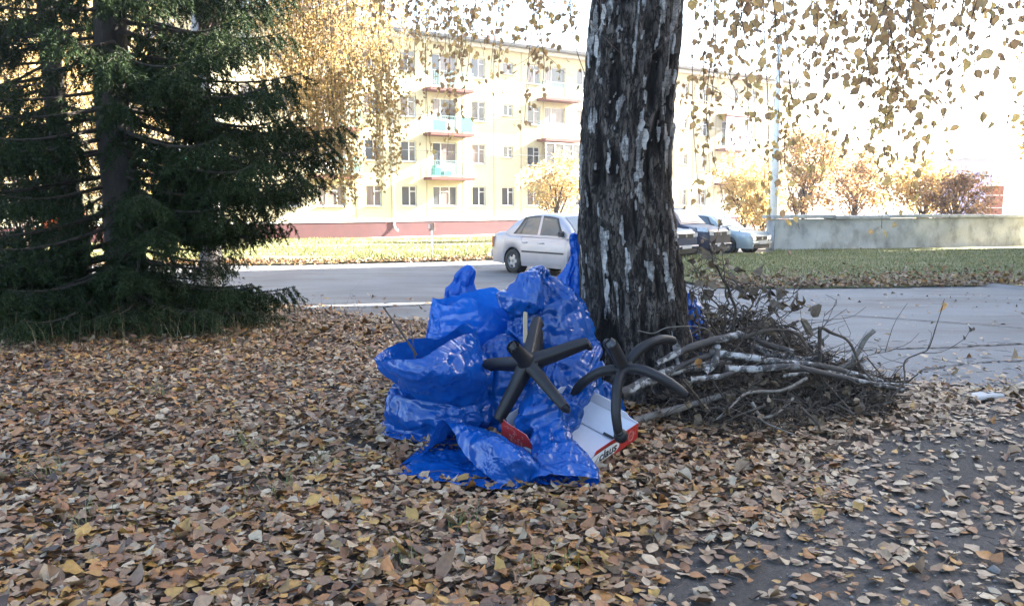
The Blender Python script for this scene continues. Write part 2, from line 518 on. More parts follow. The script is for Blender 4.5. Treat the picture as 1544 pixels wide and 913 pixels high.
# balconies
def railing(w, dpt, panel, pm):
    r = MB()
    for z in (.08, .98): r.box((0, -dpt + .02, z), (w, .035, .035)); r.box((-w / 2 + .017, -dpt / 2, z), (.034, dpt - .04, .034)); r.box((w / 2 - .017, -dpt / 2, z), (.034, dpt - .04, .034))
    for x in np.linspace(-w / 2 + .02, w / 2 - .02, 25): r.box((x, -dpt + .02, .53), (.016, .016, .87))
    for y in np.linspace(-dpt + .1, -.06, 7):
        for x in (-w / 2 + .017, w / 2 - .017): r.box((x, y, .53), (.016, .016, .87))
    return r
BW, BD = 3.0, 1.0
rail_me = railing(BW, BD, 0, 0).mesh('railing', M['rail'])
slab_me = MB().box((0, -BD / 2 - .001, -.09), (BW + .08, BD + .06, .18), 0, .01).mesh('balcony', M['slab_red'])
styles = {(.13, 2): 'turq', (26.2, 2): 'lav', (26.2, 1): 'turqlow', (8.7, 1): 'glaze', (8.7, 2): 'white', (.13, 1): 'plain', (-16.4, 1): 'turq'}
for u in bal:
    for k in (1, 2, 3):
        zc = SILL[k] - .92
        b = inst('balcony', slab_me, bld, (u, 0, zc))
        inst('railing', rail_me, b)
        st = styles.get((u, k), 'plain')
        if st in ('turq', 'turqlow'):
            for (x, w, hh) in ((-.95, .85, .6), (1.02, .8, .86)):
                MB().box((x, -BD - .02, .1 + hh / 2), (w, .02, hh)).mk('balcony_panel', M['turquoise'], b)
        elif st in ('white', 'glaze', 'lav'):
            MB().box((0, -BD - .022, .5), (BW, .03, .96)).mk('balcony_panel', M['lavender'] if st == 'lav' else M['white_paint'], b)
            if st in ('glaze', 'lav'):
                g = MB()
                for x in np.linspace(-BW / 2, BW / 2, 5): g.box((x, -BD - .02, 1.66), (.07, .06, 1.36))
                g.box((0, -BD - .02, 2.36), (BW + .1, .09, .07)); g.box((0, -BD - .02, 1.01), (BW + .1, .09, .05))
                g.mk('balcony_frame', M['lavender'] if st == 'lav' else M['white_paint'], b)
                MB().box((0, -BD - .012, 1.68), (BW, .01, 1.3)).mk('balcony_glass', M['glass'], b)
        if (u, k) == (.13, 1):
            q = MB()
            for (x, y, z, w, h) in ((-1.0, -.6, .3, .6, .5), (-.3, -.55, .2, .7, .34), (-.95, -.5, .62, .35, .25)): q.box((x, y, z), (w, .4, h), .2, .05)
            q.mk('stored_clutter', M['turquoise'], b)
# drain pipes
for u in (-3.55, 14.9, -17.0 - 1.2):
    p = MB().tube([[u, -.16, ROOF - .3], [u, -.16, 8], [u, -.16, 4], [u, -.16, .75], [u + .06, -.25, .55], [u + .12, -.42, .45]], .06, 8)
    p.mk('drain_pipe', M['white_paint'], bld, smooth=True)
MB().box(((U0 + U1) / 2, -.75, .02), (U1 - U0, 1.2, .12)).mk('apron_slab', M['concrete'], bld)

# unseen blocks added right of the frame, height and gap shaped for the shade
for (y0, y1, nm) in ((-16, 21.1, 'plain buff unseen block added to shade the yard, near end of the pair'), (22.8, 33.0, 'plain buff unseen block added to shade the yard, far end of the pair')):
    DX = 10 if y0 < 0 else 3.5
    b = thing('shade_block', nm, 'building', (22.5 + DX / 2, (y0 + y1) / 2, -1.0), 0, 'unseen blocks added for shade')
    L = y1 - y0
    MB().box((0, 0, 7.9), (DX, L, 15.8)).mk('wall', M['yellow_wall'], b)
    MB().box((0, 0, 15.9), (DX + .3, L, .2)).mk('roof', M['roof_grey'], b)
    wme = MB().box((0, 0, 0), (.08, 1.3, 1.3)).mesh('window', M['white_paint']); pme = MB().box((-.045, 0, 0), (.012, 1.1, 1.1)).mesh('pane', M['glass'])
    for z in (2.3, 5, 7.7, 10.4, 13.1):
        for y in np.arange(-L / 2 + 1.6, L / 2 - 1, 3.0):
            w = inst('window', wme, b, (-DX / 2 - .03, y, z)); inst('pane', pme, w)
# ------------------------------------------------------------------ leaves
def leafmat(name, stops, trans=0.0, rough=.6, spec=.4, pale=1.25):
    t = NT(name); co = t.coord()
    c = t.ramp(t.attr('rnd'), stops)
    v = t.ramp(t.noise(co, 55, 4, .6), [(.3, (.72, .7, .68)), (.7, (1.18, 1.16, 1.12))])
    c = t.mix(1.0, c, v, 'MULTIPLY')
    bf = t.n('NewGeometry').outputs['Backfacing']
    c = t.mix(bf, c, t.mix(1.0, c, (pale, pale, pale * .97), 'MULTIPLY'))
    t.fin(c, rough, t.bump(t.noise(co, 160, 3), .25, .003), Specular_IOR_Level=spec)
    if trans: t.translucent(t.mix(1.0, c, (1.3, 1.2, .95), 'MULTIPLY'), trans)
    return t.m
M['litter'] = leafmat('fallen_leaf', [(0, (.35, .275, .19)), (.18, (.25, .17, .105)), (.34, (.19, .115, .066)), (.5, (.12, .067, .041)), (.62, (.18, .083, .037)), (.74, (.27, .125, .04)), (.86, (.33, .2, .055)), (.93, (.09, .055, .036)), (1, (.04, .028, .022))], 0, .55, .4, 1.2)
M['hang_leaf'] = leafmat('birch_leaf', [(0, (.27, .195, .14)), (.35, (.34, .25, .16)), (.7, (.4, .31, .17)), (1, (.48, .4, .19))], .6, .6)
M['gold_leaf'] = leafmat('golden_birch_leaf', [(0, (.22, .16, .085)), (.4, (.32, .245, .125)), (.8, (.39, .31, .16)), (1, (.28, .26, .13))], .45, .6)
M['autumn_yellow'] = leafmat('autumn_leaf_yellow', [(0, (.36, .26, .13)), (.5, (.48, .38, .2)), (1, (.52, .46, .28))], .35, .6)
M['autumn_rust'] = leafmat('autumn_leaf_rust', [(0, (.28, .17, .10)), (.5, (.4, .28, .16)), (1, (.5, .4, .23))], .3, .6)
M['autumn_red'] = leafmat('autumn_leaf_red', [(0, (.35, .05, .02)), (.5, (.5, .1, .03)), (1, (.5, .2, .04))], .3, .6)
M['bush_brown'] = leafmat('bush_leaf_brown', [(0, (.08, .06, .05)), (.5, (.16, .1, .07)), (1, (.25, .14, .06))], .2, .7)
M['dry_leaf'] = leafmat('dry_curled_leaf', [(0, (.06, .045, .035)), (.6, (.12, .09, .065)), (1, (.2, .15, .1))], 0, .7)

LV = np.array([[0, 0], [.08, .19], [.28, .36], [.55, .35], [.82, .15], [1.03, 0], [.82, -.15], [.55, -.35], [.28, -.36], [.08, -.19], [.3, 0], [.68, 0], [0, .018], [0, -.018], [-.42, .06]], float)
LQ = np.array([[0, 10, 2, 1], [10, 11, 3, 2], [0, 9, 8, 10], [10, 8, 7, 11], [11, 5, 4, 3], [11, 7, 6, 5]])
LT = np.array([[12, 14, 13]])
def leaves(P, D, Nn, size, rnd, curl=.25, seed=0, V0=LV, Q0=LQ, T0=LT):
    """leaf blades: base P, blade direction D, rough normal Nn -> V, [quads, tris], attrs"""
    r = np.random.default_rng(seed)
    n = len(P)
    D = D / (np.linalg.norm(D, axis=1)[:, None] + 1e-9)
    B = np.cross(Nn, D); B /= np.linalg.norm(B, axis=1)[:, None] + 1e-9
    N2 = np.cross(D, B)
    x, y = V0[:, 0], V0[:, 1]
    curl = np.broadcast_to(np.asarray(curl, float), (n,))
    cu = r.normal(.6 * curl, curl)[:, None]; be = r.normal(0, curl * .8)[:, None]; tw = r.normal(0, curl * .7)[:, None]
    z = cu * np.abs(y)[None] * 1.3 + be * (x[None] ** 2) + tw * (x * y)[None] * 2 + r.normal(0, 1, (n, len(x))) * (.2 * curl)[:, None] * (np.abs(y) > 0)[None]
    sx = size[:, None, None] * (x[None] + r.normal(0, .03, (n, len(x))))[..., None]; wd = r.uniform(.8, 1.15, n)
    V = P[:, None] + D[:, None] * sx + B[:, None] * (size * wd)[:, None, None] * y[None, :, None] + N2[:, None] * (size[:, None] * z)[..., None]
    off = (np.arange(n) * len(x))[:, None, None]
    return V.reshape(-1, 3), [(Q0[None] + off).reshape(-1, 4), (T0[None] + off).reshape(-1, 3)], {'rnd': np.repeat(rnd, len(x))}

path_edge = pl((.2, 1.9), (.36, 2.25), (.55, 2.6), (1.2, 3.3), (2.2, 4.1), (2.9, 4.6), (12, 4.8))   # y below which the trodden path lies
def litter():
    P = []; pale = []; flat = []; sz = []
    for (y0, y1, dens) in ((1.75, 3.0, 2150), (3.0, 4.4, 1700), (4.4, 6.5, 1100), (6.5, 9, 600), (9, 13.6, 400)):
        xl, xr = -.72 * y1 - .4, .72 * y1 + .4
        n = int((y1 - y0) * (xr - xl) * dens)
        q = np.column_stack([rng.uniform(xl, xr, n), rng.uniform(y0, y1, n)])
        q = q[np.abs(q[:, 0]) < .68 * q[:, 1] + .45]
        e = road_near(q[:, 0]) - q[:, 1]
        onroad = e < 0
        pth = np.where(q[:, 0] > .2, path_edge(q[:, 0]) - q[:, 1], -1)
        pn = fbm(np.column_stack([q * 1.6, 0 * q[:, 0]]), 3, 3)
        kp = np.clip(1.0 - np.clip(pth * 1.4 + .35 + .35 * pn, 0, 1) * .78, .2, 1)
        kp = np.where(q[:, 0] < .1, 1, kp)
        kr = np.where(onroad, .30 * np.exp(e / .35) + .012, 1)
        bare = fbm(np.column_stack([q * 1.1, 0 * q[:, 0]]), 3, 9)
        kb = np.clip(1.05 - .9 * np.clip(bare - .25, 0, 1), .3, 1)
        inb = ((q[:, 0] + .17) / .32) ** 2 + ((q[:, 1] - 3.36) / .2) ** 2 < 1
        k = (rng.random(len(q)) < kp * kr * kb) & ~inb
        q, pth, e = q[k], pth[k], e[k]
        P.append(q)
        right = np.clip((q[:, 0] - .3) / 1.6 + .25 * pn[k], 0, 1) * (q[:, 0] > -.2)
        pale.append(right); flat.append(np.clip((pth + .3) * 2, 0, 1)); sz.append(np.full(len(q), 1.0 + .18 * (y0 > 6)))
    P = np.concatenate(P); pale = np.concatenate(pale); flat = np.concatenate(flat); sz = np.concatenate(sz)
    n = len(P)
    rnd = rng.random(n)
    hue = fbm(np.column_stack([P * .9, 0 * P[:, 0]]), 2, 21)
    rnd = np.clip(rnd + .12 * hue, 0, 1)
    rnd = np.where(rng.random(n) < pale * .8, rnd * .3, rnd)
    yaw = rng.uniform(0, 2 * math.pi, n)
    tilt = rng.normal(0, 1, n) * np.where(flat > .5, .08, .13)
    D = np.column_stack([np.cos(yaw) * np.cos(tilt), np.sin(yaw) * np.cos(tilt), np.sin(tilt)])
    Nn = np.column_stack([rng.normal(0, .2, n) * (1 - .6 * flat), rng.normal(0, .2, n) * (1 - .6 * flat), np.where(rng.random(n) < .5, 1, -1)])
    s = np.clip(rng.lognormal(math.log(.039), .32, n), .016, .066) * sz
    z = gz(P[:, 1]) + np.where(flat > .5, .006, .008 + .026 * rng.random(n)) + np.abs(np.sin(tilt)) * s * .35
    return leaves(np.column_stack([P, z]), D, Nn, s, rnd, np.where(rng.random(n) < .18, .5, .18), 5)
V, F, a = litter()
tag(mk('fallen_leaves', V, F, M['litter'], attrs=a, smooth=True), 'carpet of fallen brown and beige birch leaves covering the yard', 'leaf litter', kind='stuff')
# verge edge and lawn litter
q = np.column_stack([rng.uniform(3.9, 14, 2800), rng.exponential(.8, 2800)])
q[:, 1] = verge_near(q[:, 0]) - .15 + q[:, 1] * 1.3
q2 = np.column_stack([rng.uniform(-14, 0, 3500), 0 * rng.random(3500)]); q2[:, 1] = lawn_near(q2[:, 0]) + rng.normal(.4, .6, 3500)
q = np.concatenate([q, q2]); n = len(q); yaw = rng.uniform(0, 6.28, n)
V, F, a = leaves(np.column_stack([q, gz(q[:, 1]) + np.where(q[:, 0] > 0, .05 + verge_h(q[:, 0], q[:, 1]), .08) + .03 * rng.random(n)]), np.column_stack([np.cos(yaw), np.sin(yaw), rng.normal(0, .4, n)]), np.column_stack([rng.normal(0, .5, n), rng.normal(0, .5, n), np.ones(n)]), rng.uniform(.06, .11, n), rng.random(n), .3, 8)
tag(mk('fallen_leaves', V, F, M['litter'], attrs=a, smooth=True), 'scattered dry leaves along the far edges of the road', 'leaf litter', kind='stuff')

# ------------------------------------------------------------------ grass
def blades(P, H, lean, wd, seed=0):
    r = np.random.default_rng(seed); n = len(P)
    yaw = r.uniform(0, 6.28, n); d = np.column_stack([np.cos(yaw), np.sin(yaw), 0 * yaw]); s = np.column_stack([-d[:, 1], d[:, 0], 0 * yaw])
    l = r.normal(0, lean, n)[:, None] * H[:, None]
    up = np.array([0, 0, 1.0])
    w = wd[:, None]
    V = np.stack([P - s * w, P + s * w, P + d * l * .35 + up * H[:, None] * .6 + s * w * .7, P + d * l * .35 + up * H[:, None] * .6 - s * w * .7, P + d * l + up * H[:, None]], 1)
    o = (np.arange(n) * 5)[:, None]
    return V.reshape(-1, 3), [np.array([[0, 1, 2, 3]]) + o, np.array([[3, 2, 4]]) + o], {'rnd': np.repeat(r.random(n), 5)}
M['grass'] = leafmat('grass_blade', [(0, (.09, .12, .04)), (.45, (.13, .16, .055)), (.8, (.2, .19, .08)), (1, (.26, .23, .12))], .2, .6)
M['dry_grass'] = leafmat('dry_grass_blade', [(0, (.04, .05, .018)), (.5, (.08, .07, .03)), (1, (.2, .16, .09))], .2, .7)
n = 42000
q = np.column_stack([rng.uniform(3.9, 22, n), rng.uniform(0, 1, n)])
q[:, 1] = verge_near(q[:, 0]) + .6 + q[:, 1] ** .9 * (verge_far(q[:, 0]) - verge_near(q[:, 0]) - .4)
k = (rng.random(n) < np.clip((q[:, 1] - verge_near(q[:, 0])) / 3, .05, 1)) & (q[:, 1] < 31)
q = q[k]; n = len(q)
V, F, a = blades(np.column_stack([q, gz(q[:, 1]) + .1]), rng.uniform(.03, .1, n), .8, rng.uniform(.005, .011, n), 3)
tag(mk('grass', V, F, M['grass'], attrs=a), 'green and straw coloured grass on the verge before the wall', 'grass', kind='stuff')
n = 30000
q = np.column_stack([rng.uniform(-16, .4, n), rng.random(n)]); q[:, 1] = lawn_near(q[:, 0]) + .1 + q[:, 1] ** 1.6 * 22
cl = fbm(np.column_stack([q[:, 0] * .25, q[:, 1] * .9, 0 * q[:, 0]]), 3, 31)
q = q[cl > -.15]; n = len(q)
V, F, a = blades(np.column_stack([q, gz(q[:, 1]) + .04]), rng.uniform(.06, .17, n), .7, rng.uniform(.008, .018, n), 4)
tag(mk('grass', V, F, M['grass'], attrs=a), 'sunlit lawn grass in front of the yellow apartment block', 'grass', kind='stuff')
n = 2200
q = np.column_stack([rng.normal(-3.9, 1.7, n), rng.normal(7.4, 1.0, n)])
q = q[(q[:, 0] < -1.9) & (q[:, 1] > 5.2)]; n = len(q)
V, F, a = blades(np.column_stack([q, gz(q[:, 1])]), rng.uniform(.08, .32, n) * rng.choice([1, 1, 1, 1.6], n), .5, rng.uniform(.001, .002, n), 6)
tag(mk('dry_grass', V, F, M['dry_grass'], attrs=a), 'thin dry grass stems under the spruces', 'grass', kind='stuff')
q = np.concatenate([rng.normal(c, .05, (26, 2)) for c in ([-.92, 3.0], [-.83, 3.35], [-.35, 2.45], [.1, 2.35], [-1.5, 2.75], [-1.2, 3.6], [-2.1, 4.6], [-.2, 2.7], [-1.95, 3.2])]); n = len(q)
V, F, a = blades(np.column_stack([q, gz(q[:, 1]) + .01]), rng.uniform(.04, .1, n), 1.1, rng.uniform(.001, .0022, n), 9)
tag(mk('grass', V, F, M['grass'], attrs=a), 'small green grass tufts poking through the fallen leaves', 'grass', kind='stuff')

# ------------------------------------------------------------------ birch
M['twig'] = simple('birch_twig', (.05, .035, .03), (.08, .055, .045), .7, 30)
def tbark():
    t = NT('old_birch_bark'); co = t.coord()
    w = t.attr('white'); f = t.attr('fis')
    n1 = t.noise(t.coord('Object', (1, 1, .22)), 38, 8, .7)
    dark = t.ramp(n1, [(.25, (.02, .017, .016)), (.5, (.066, .057, .052)), (.72, (.15, .132, .12))])
    pl_ = t.noise(t.coord('Object', (1, 1, .4)), 15, 5, .65)
    dark = t.mix(t.ramp(pl_, [(.5, 0.0), (.62, .75)]), dark, (.12, .105, .095))
    dark = t.mix(t.math('MULTIPLY', f, .85), dark, (.006, .005, .005))
    wt = t.ramp(t.noise(t.coord('Object', (1, 1, 5)), 14, 7, .7), [(.3, (.10, .095, .09)), (.45, (.25, .24, .235)), (.65, (.42, .41, .4))])
    dco = t.n('Mix', {'data_type': 'VECTOR'}); cc = t.coord('Object', (1, 1, .24)); t.t.links.new(cc, dco.inputs[4])
    t.t.links.new(t.n('TexNoise', None, Vector=cc, Scale=16.0, Detail=6.0, Roughness=.7).outputs['Color'], dco.inputs[5]); dco.inputs[0].default_value = .17
    vo = t.n('TexVoronoi', {'feature': 'DISTANCE_TO_EDGE'}, Vector=dco.outputs[1], Scale=30.0).outputs['Distance']
    vc = t.n('TexVoronoi', {'feature': 'F1'}, Vector=dco.outputs[1], Scale=30.0)
    crk = t.ramp(t.math('ADD', vo, t.math('MULTIPLY', t.math('SUBTRACT', t.noise(co, 22, 4), .5), .22)), [(.0, 0.0), (.12, 1.0)])
    dark = t.mix(.4, dark, t.mix(1.0, dark, t.ramp(vc.outputs['Color'], [(.2, (.3, .3, .3)), (.8, (2.2, 2.1, 2.0))]), 'MULTIPLY'))
    dark = t.mix(crk, (.005, .0045, .0045), dark)
    edge = t.math('ADD', w, t.math('MULTIPLY', t.math('SUBTRACT', t.noise(co, 60, 6, .7), .5), .9))
    c = t.mix(t.ramp(edge, [(.46, 0.0), (.58, 1.0)]), dark, wt)
    c = t.mix(t.math('MULTIPLY', t.math('SUBTRACT', 1.0, crk), .45), c, (.02, .018, .018))
    return t.fin(c, .85, t.bump(crk, .8, .012, t.bump(n1, .9, .012, t.bump(t.noise(co, 180, 4), .3, .003))), Specular_IOR_Level=.2)
M['bark'] = tbark()
BY = 4.78
prof = [(-60, 902, 1034), (0, 893, 1031), (60, 886, 1026), (181, 875, 1016), (271, 873, 1011), (361, 873, 1019), (421, 876, 1030), (482, 877, 1037), (530, 874, 1045), (565, 866, 1056), (592, 846, 1080), (612, 820, 1108)]
tp = []
for (y, l, r_) in prof:
    c = W((l + r_) / 2, y, BY); tp.append((c[2], c[0], (r_ - l) / 2 * BY / FPX * .985))
tp = sorted(tp)
tp = [(z_, x_, r_ * float(np.interp(z_, [.6, 1.6], [1, .945]))) for z_, x_, r_ in tp]
tp += [(3.6, tp[-1][1] + .06, tp[-1][2] * .93), (5, tp[-1][1] + .2, .2), (7.5, tp[-1][1] + .3, .14), (10, tp[-1][1] + .35, .06)]
tp = np.array(tp)
birch_base = np.array([tp[1][1], BY, 0.0])
birch = thing('birch_tree', 'old birch with black fissured bark and white peeling patches beside the blue bags', 'tree', birch_base)
nz, na = 520, 150
zz = np.concatenate([np.linspace(tp[0, 0], 2.7, 440), np.linspace(2.72, 10, 80)])
cx = np.interp(zz, tp[:, 0], tp[:, 1]); rr = np.interp(zz, tp[:, 0], tp[:, 2])
an = np.arange(na) * 2 * math.pi / na
ca, sa = np.cos(an), np.sin(an)
TX, TY = np.broadcast_to(ca, (len(zz), na)), np.broadcast_to(sa, (len(zz), na)); TZ = np.broadcast_to(zz[:, None], TX.shape)
def tn(kx, kz, o, s): return fbm(np.stack([TX * kx, TY * kx, TZ * kz], -1), o, s)
warp = tn(2.4, 2.8, 3, 40)
rid = 1 - np.abs(tn(5.5, 3.0, 3, 41) + .7 * warp)            # long vertical ridges
rid2 = 1 - np.abs(tn(12, 7, 3, 44))
flare = 1 + .10 * np.clip((.35 - TZ) / .35, 0, 1) * np.sin(5 * an + 1)[None]
wn_ = fbm(np.stack([TX * 5.2 + .5 * warp, TY * 5.2 + .5 * warp, TZ * 5.0 + 1.2 * TX], -1), 6, 47) + .20 * np.clip(TZ - 1.3, -1, 1.2) + .16 * np.clip(-(TX) - .2, 0, 1)
white = np.clip((wn_ - .60) / .14, 0, 1)
wn_ = np.maximum(wn_, 1.15 * (fbm(np.stack([TX * 9 + .6 * warp, TY * 9 + .6 * warp, TZ * 2.6 + 1.5 * TX], -1), 5, 83) + .16 * np.clip(TZ - 1.3, -1, 1.2) + .1 * np.clip(-TX, 0, 1)) - .12)
white = np.clip((wn_ - .63) / .14, 0, 1)
disp = .030 * (rid - .6) + .013 * (rid2 - .6) + .008 * tn(2.2, 1.0, 2, 50)
disp = disp * (1 - .6 * white) + .008 * white
disp *= np.clip(rr / .2, .2, 1)[:, None]
fis = np.clip((.72 - .65 * rid - .35 * rid2) / .3, 0, 1)
R = rr[:, None] * flare + disp
A = np.stack([cx[:, None] + R * TX, BY + R * TY, TZ], -1)
mk('trunk', A.reshape(-1, 3), gridfaces(len(zz), na, True), M['bark'], birch, True, {'white': white.ravel(), 'fis': fis.ravel()}, birch_base)
# curled white bark flakes standing off the trunk
fl = np.argwhere((white > .85) & (TZ > .35) & (TZ < 2.4) & (TY < -.1))
rr_ = np.random.default_rng(4)
M['bark_white'] = simple('birch_bark_white', (.55, .53, .51), (.3, .28, .27), .75, 30, .4, 60, sc=(1, 1, 4))
for (i, j) in fl[rr_.permutation(len(fl))[:16]]:
    h, w = rr_.uniform(.05, .14), rr_.uniform(.02, .04)
    c = A[i, j]; nd = np.array([ca[j], sa[j], 0]); td = np.array([-sa[j], ca[j], 0])
    g = np.zeros((7, 4, 3))
    for a_ in range(7):
        for b_ in range(4):
            v, u_ = a_ / 6 - .5, b_ / 3 - .5
            g[a_, b_] = c + td * (u_ * w * (1 - 1.1 * abs(v)) + .006 * math.sin(7 * v)) + np.array([0, 0, v * h]) + nd * (.004 + .012 * abs(u_ * 2) ** 2 + .008 * v)
    mk('bark_flake', g.reshape(-1, 3), gridfaces(7, 4), M['bark_white'], birch, True, org=birch_base)

def strand(top, bot, rs, sway=.05, n=14):
    t = np.linspace(0, 1, n)[:, None]
    P = top * (1 - t) + bot * t
    ph = rs.uniform(0, 6, 4); am = rs.normal(0, sway, 4)
    P[:, 0] += (am[0] * np.sin(3 * t + ph[0]) + am[1] * .4 * np.sin(9 * t + ph[1]))[:, 0] * t[:, 0]
    P[:, 1] += (am[2] * np.sin(3 * t + ph[2]) + am[3] * .4 * np.sin(8 * t + ph[3]))[:, 0] * t[:, 0]
    return P
def hang_leaves(P, spacing, rs, spread=.035, size=(.032, .05), tail=1.0):
    L = np.concatenate([[0], np.cumsum(np.linalg.norm(np.diff(P, axis=0), axis=1))])
    m = max(2, int(L[-1] / spacing))
    s = np.sort(rs.random(m) ** (1 / tail)) * L[-1]
    q = np.column_stack([np.interp(s, L, P[:, k]) for k in range(3)])
    off = rs.normal(0, spread, (m, 3)); off[:, 2] = -np.abs(off[:, 2]) * .6
    d = np.column_stack([rs.normal(0, .45, m), rs.normal(0, .45, m), -rs.uniform(.35, 1.2, m)])
    yaw = rs.uniform(0, 6.28, m)
    return q + off, d, np.column_stack([np.cos(yaw), np.sin(yaw), rs.normal(0, .3, m)]), rs.uniform(*size, m), q

rs = np.random.default_rng(12)
ST = []   # px, py at the bottom, distance, leaf spacing
for (px, py, Y, sp) in [(1036, 320, 5.2, .035), (1050, 200, 4.2, .04), (1068, 290, 4.6, .03), (1078, 330, 4.7, .035), (1100, 150, 3.6, .04), (1118, 90, 3.3, .04), (1132, 235, 3.9, .028), (1150, 330, 4.4, .028), (1165, 170, 3.5, .03), (1182, 270, 4.1, .03), (1205, 345, 4.6, .022),
                        (1218, 310, 4.4, .024), (1232, 160, 3.4, .022), (1246, 110, 3.2, .03), (1262, 250, 4.2, .045), (1276, 195, 3.7, .06), (1296, 230, 4.0, .03), (1312, 270, 4.2, .025), (1326, 345, 4.5, .022), (1338, 300, 4.3, .022), (1352, 250, 4.0, .024), (1368, 295, 4.2, .024), (1384, 235, 3.9, .026), (1400, 210, 3.8, .028), (1412, 235, 3.7, .035), (1340, 90, 3.3, .03), (1360, 130, 3.0, .05), (1392, 70, 3.0, .04),
                        (1446, 130, 3.0, .07), (1470, 175, 3.2, .06), (1498, 60, 3.0, .07), (1524, 150, 2.9, .06), (1540, 200, 3.2, .08), (1090, 60, 3.0, .04), (1180, 60, 3.0, .035),
                        (872, 190, 4.3, .05), (858, 60, 4.2, .04), (838, 40, 4.2, .045), (826, 30, 4.0, .05), (800, 150, 5.0, .035), (781, 185, 5.2, .03), (765, 140, 5.2, .03), (748, 120, 5.5, .04), (735, 60, 5.0, .04), (712, 200, 6.2, .03), (697, 170, 6.0, .03), (680, 235, 6.4, .03), (664, 120, 5.6, .03), (650, 60, 5.2, .035), (630, 160, 6.0, .03), (611, 90, 5.6, .035), (594, 120, 5.5, .03), (580, 40, 5.2, .03), (690, 90, 5.2, .03), (645, 240, 6.6, .03),
                        (556, 60, 5.4, .035), (530, 90, 5.8, .035), (500, 60, 5.6, .04), (470, 30, 5.4, .04)]:
    ST.append((px, py, Y, sp))
limb_tops = {}
tw = MB(); LP = []; tops = []
for (px, py, Y, sp) in ST:
    bot = W(px, py, Y); top = bot.copy(); top[2] = CAMH + Y * .262 + rs.uniform(.35, .8); top[0] += rs.normal(0, .08) + (.0 if px > 950 else .05); top[1] += rs.normal(0, .1)
    P = strand(top, bot, rs, .065, 16); tops.append(top)
    tw.tube(P, np.linspace(.0042, .0014, 16), 4, False)
    LP.append(hang_leaves(P, sp * 1.25, rs, .045, (.026, .05)))
    for k in range(rs.integers(3, 6)):
        i = rs.integers(3, 12); L = rs.uniform(.12, .38)
        e = P[i] + np.array([rs.normal(0, .17), rs.normal(0, .17), -L]); Q_ = strand(P[i], e, rs, .03, 8)
        tw.tube(Q_, np.linspace(.002, .0009, 8), 3, False)
        LP.append(hang_leaves(Q_, sp * 1.05, rs, .03, (.024, .046), .6))
tw.mk('hanging_twigs', M['twig'], birch, True, birch_base, kind='stuff')
P, D, Nn, s, root = [np.concatenate(x) for x in zip(*LP)]
kf = ~((P[:, 1] < BY) & (P[:, 0] / P[:, 1] > (872 - CX) / FPX) & (P[:, 0] / P[:, 1] < (1030 - CX) / FPX))   # none hang before the trunk
P, D, Nn, s, root = P[kf], D[kf], Nn[kf], s[kf], root[kf]
rn = np.clip(rs.normal(.4, .3, len(P)) + .25 * (P[:, 2] < 1.6), 0, 1)
# petioles
o = (np.arange(len(P)) * 4)[:, None]; sd = np.cross(P - root, [0, .3, 1.]); sd /= np.linalg.norm(sd, axis=1)[:, None] + 1e-9
V = np.stack([root - sd * .0006, root + sd * .0006, P + sd * .0006, P - sd * .0006], 1).reshape(-1, 3)
mk('petioles', V, np.array([[0, 1, 2, 3]]) + o, M['twig'], birch, org=birch_base, kind='stuff')
dist = np.linalg.norm(P - np.array([0, 0, CAMH]), axis=1)
scr = np.array([(p[0] / p[1]) for p in P]); vis = (np.abs(scr) < .66) & (P[:, 2] < CAMH + P[:, 1] * .26)
order = np.argsort(np.where(vis, dist / s, 1e9))
big, rest = order[:290], order[290:]
V, F, a = leaves(P[rest], D[rest], Nn[rest], s[rest], rn[rest], .3, 31)
mk('foliage', V, F, M['hang_leaf'], birch, False, a, birch_base, 'stuff')
lm = []
for k in range(6):
    V, F, a = leaves(np.zeros((1, 3)), np.array([[1., 0, 0]]), np.array([[0, 0, 1.]]), np.ones(1), np.array([.08 + .16 * k]), .3, 60 + k)
    lm.append(rawmesh('leaf', V, F, M['hang_leaf'], False, a))
from mathutils import Matrix
for i in big:
    d = Vector(D[i]).normalized(); b = Vector(Nn[i]).cross(d).normalized(); n_ = d.cross(b)
    o = inst('leaf', lm[min(5, int(rn[i] * 6))], birch)
    m = Matrix((d, b, n_)).transposed().to_4x4()
    o.matrix_local = Matrix.Translation(Vector(P[i] - birch_base)) @ m @ Matrix.Scale(float(s[i]), 4)
# limbs carrying the strands
tops = np.array(tops)
grp = {}
for t_ in tops:
    grp.setdefault((round((t_[0] - birch_base[0]) / .75), round((t_[1] - BY) / 1.1)), []).append(t_)
for key, g in grp.items():
    g = np.array(g); c = g.mean(0)
    z0 = rs.uniform(3.0, 4.4); st = np.array([np.interp(z0, tp[:, 0], tp[:, 1]), BY, z0])
    mid = st * .5 + c * .5 + np.array([0, 0, .75]); end = c + np.array([0, 0, .06])
    Lp = spline([st, st * .72 + mid * .28 + [0, 0, .3], mid, end], 14)
    lb = MB().tube(Lp, np.linspace(.045, .008, 14), 7)
    for t_ in g:
        j = rs.integers(8, 13)
        lb.tube(spline([Lp[j], (Lp[j] + t_) / 2 + [0, 0, .05], t_], 6), np.linspace(.007, .004, 6), 4, False)
    lb.mk('limb', M['twig'], birch, True, birch_base)

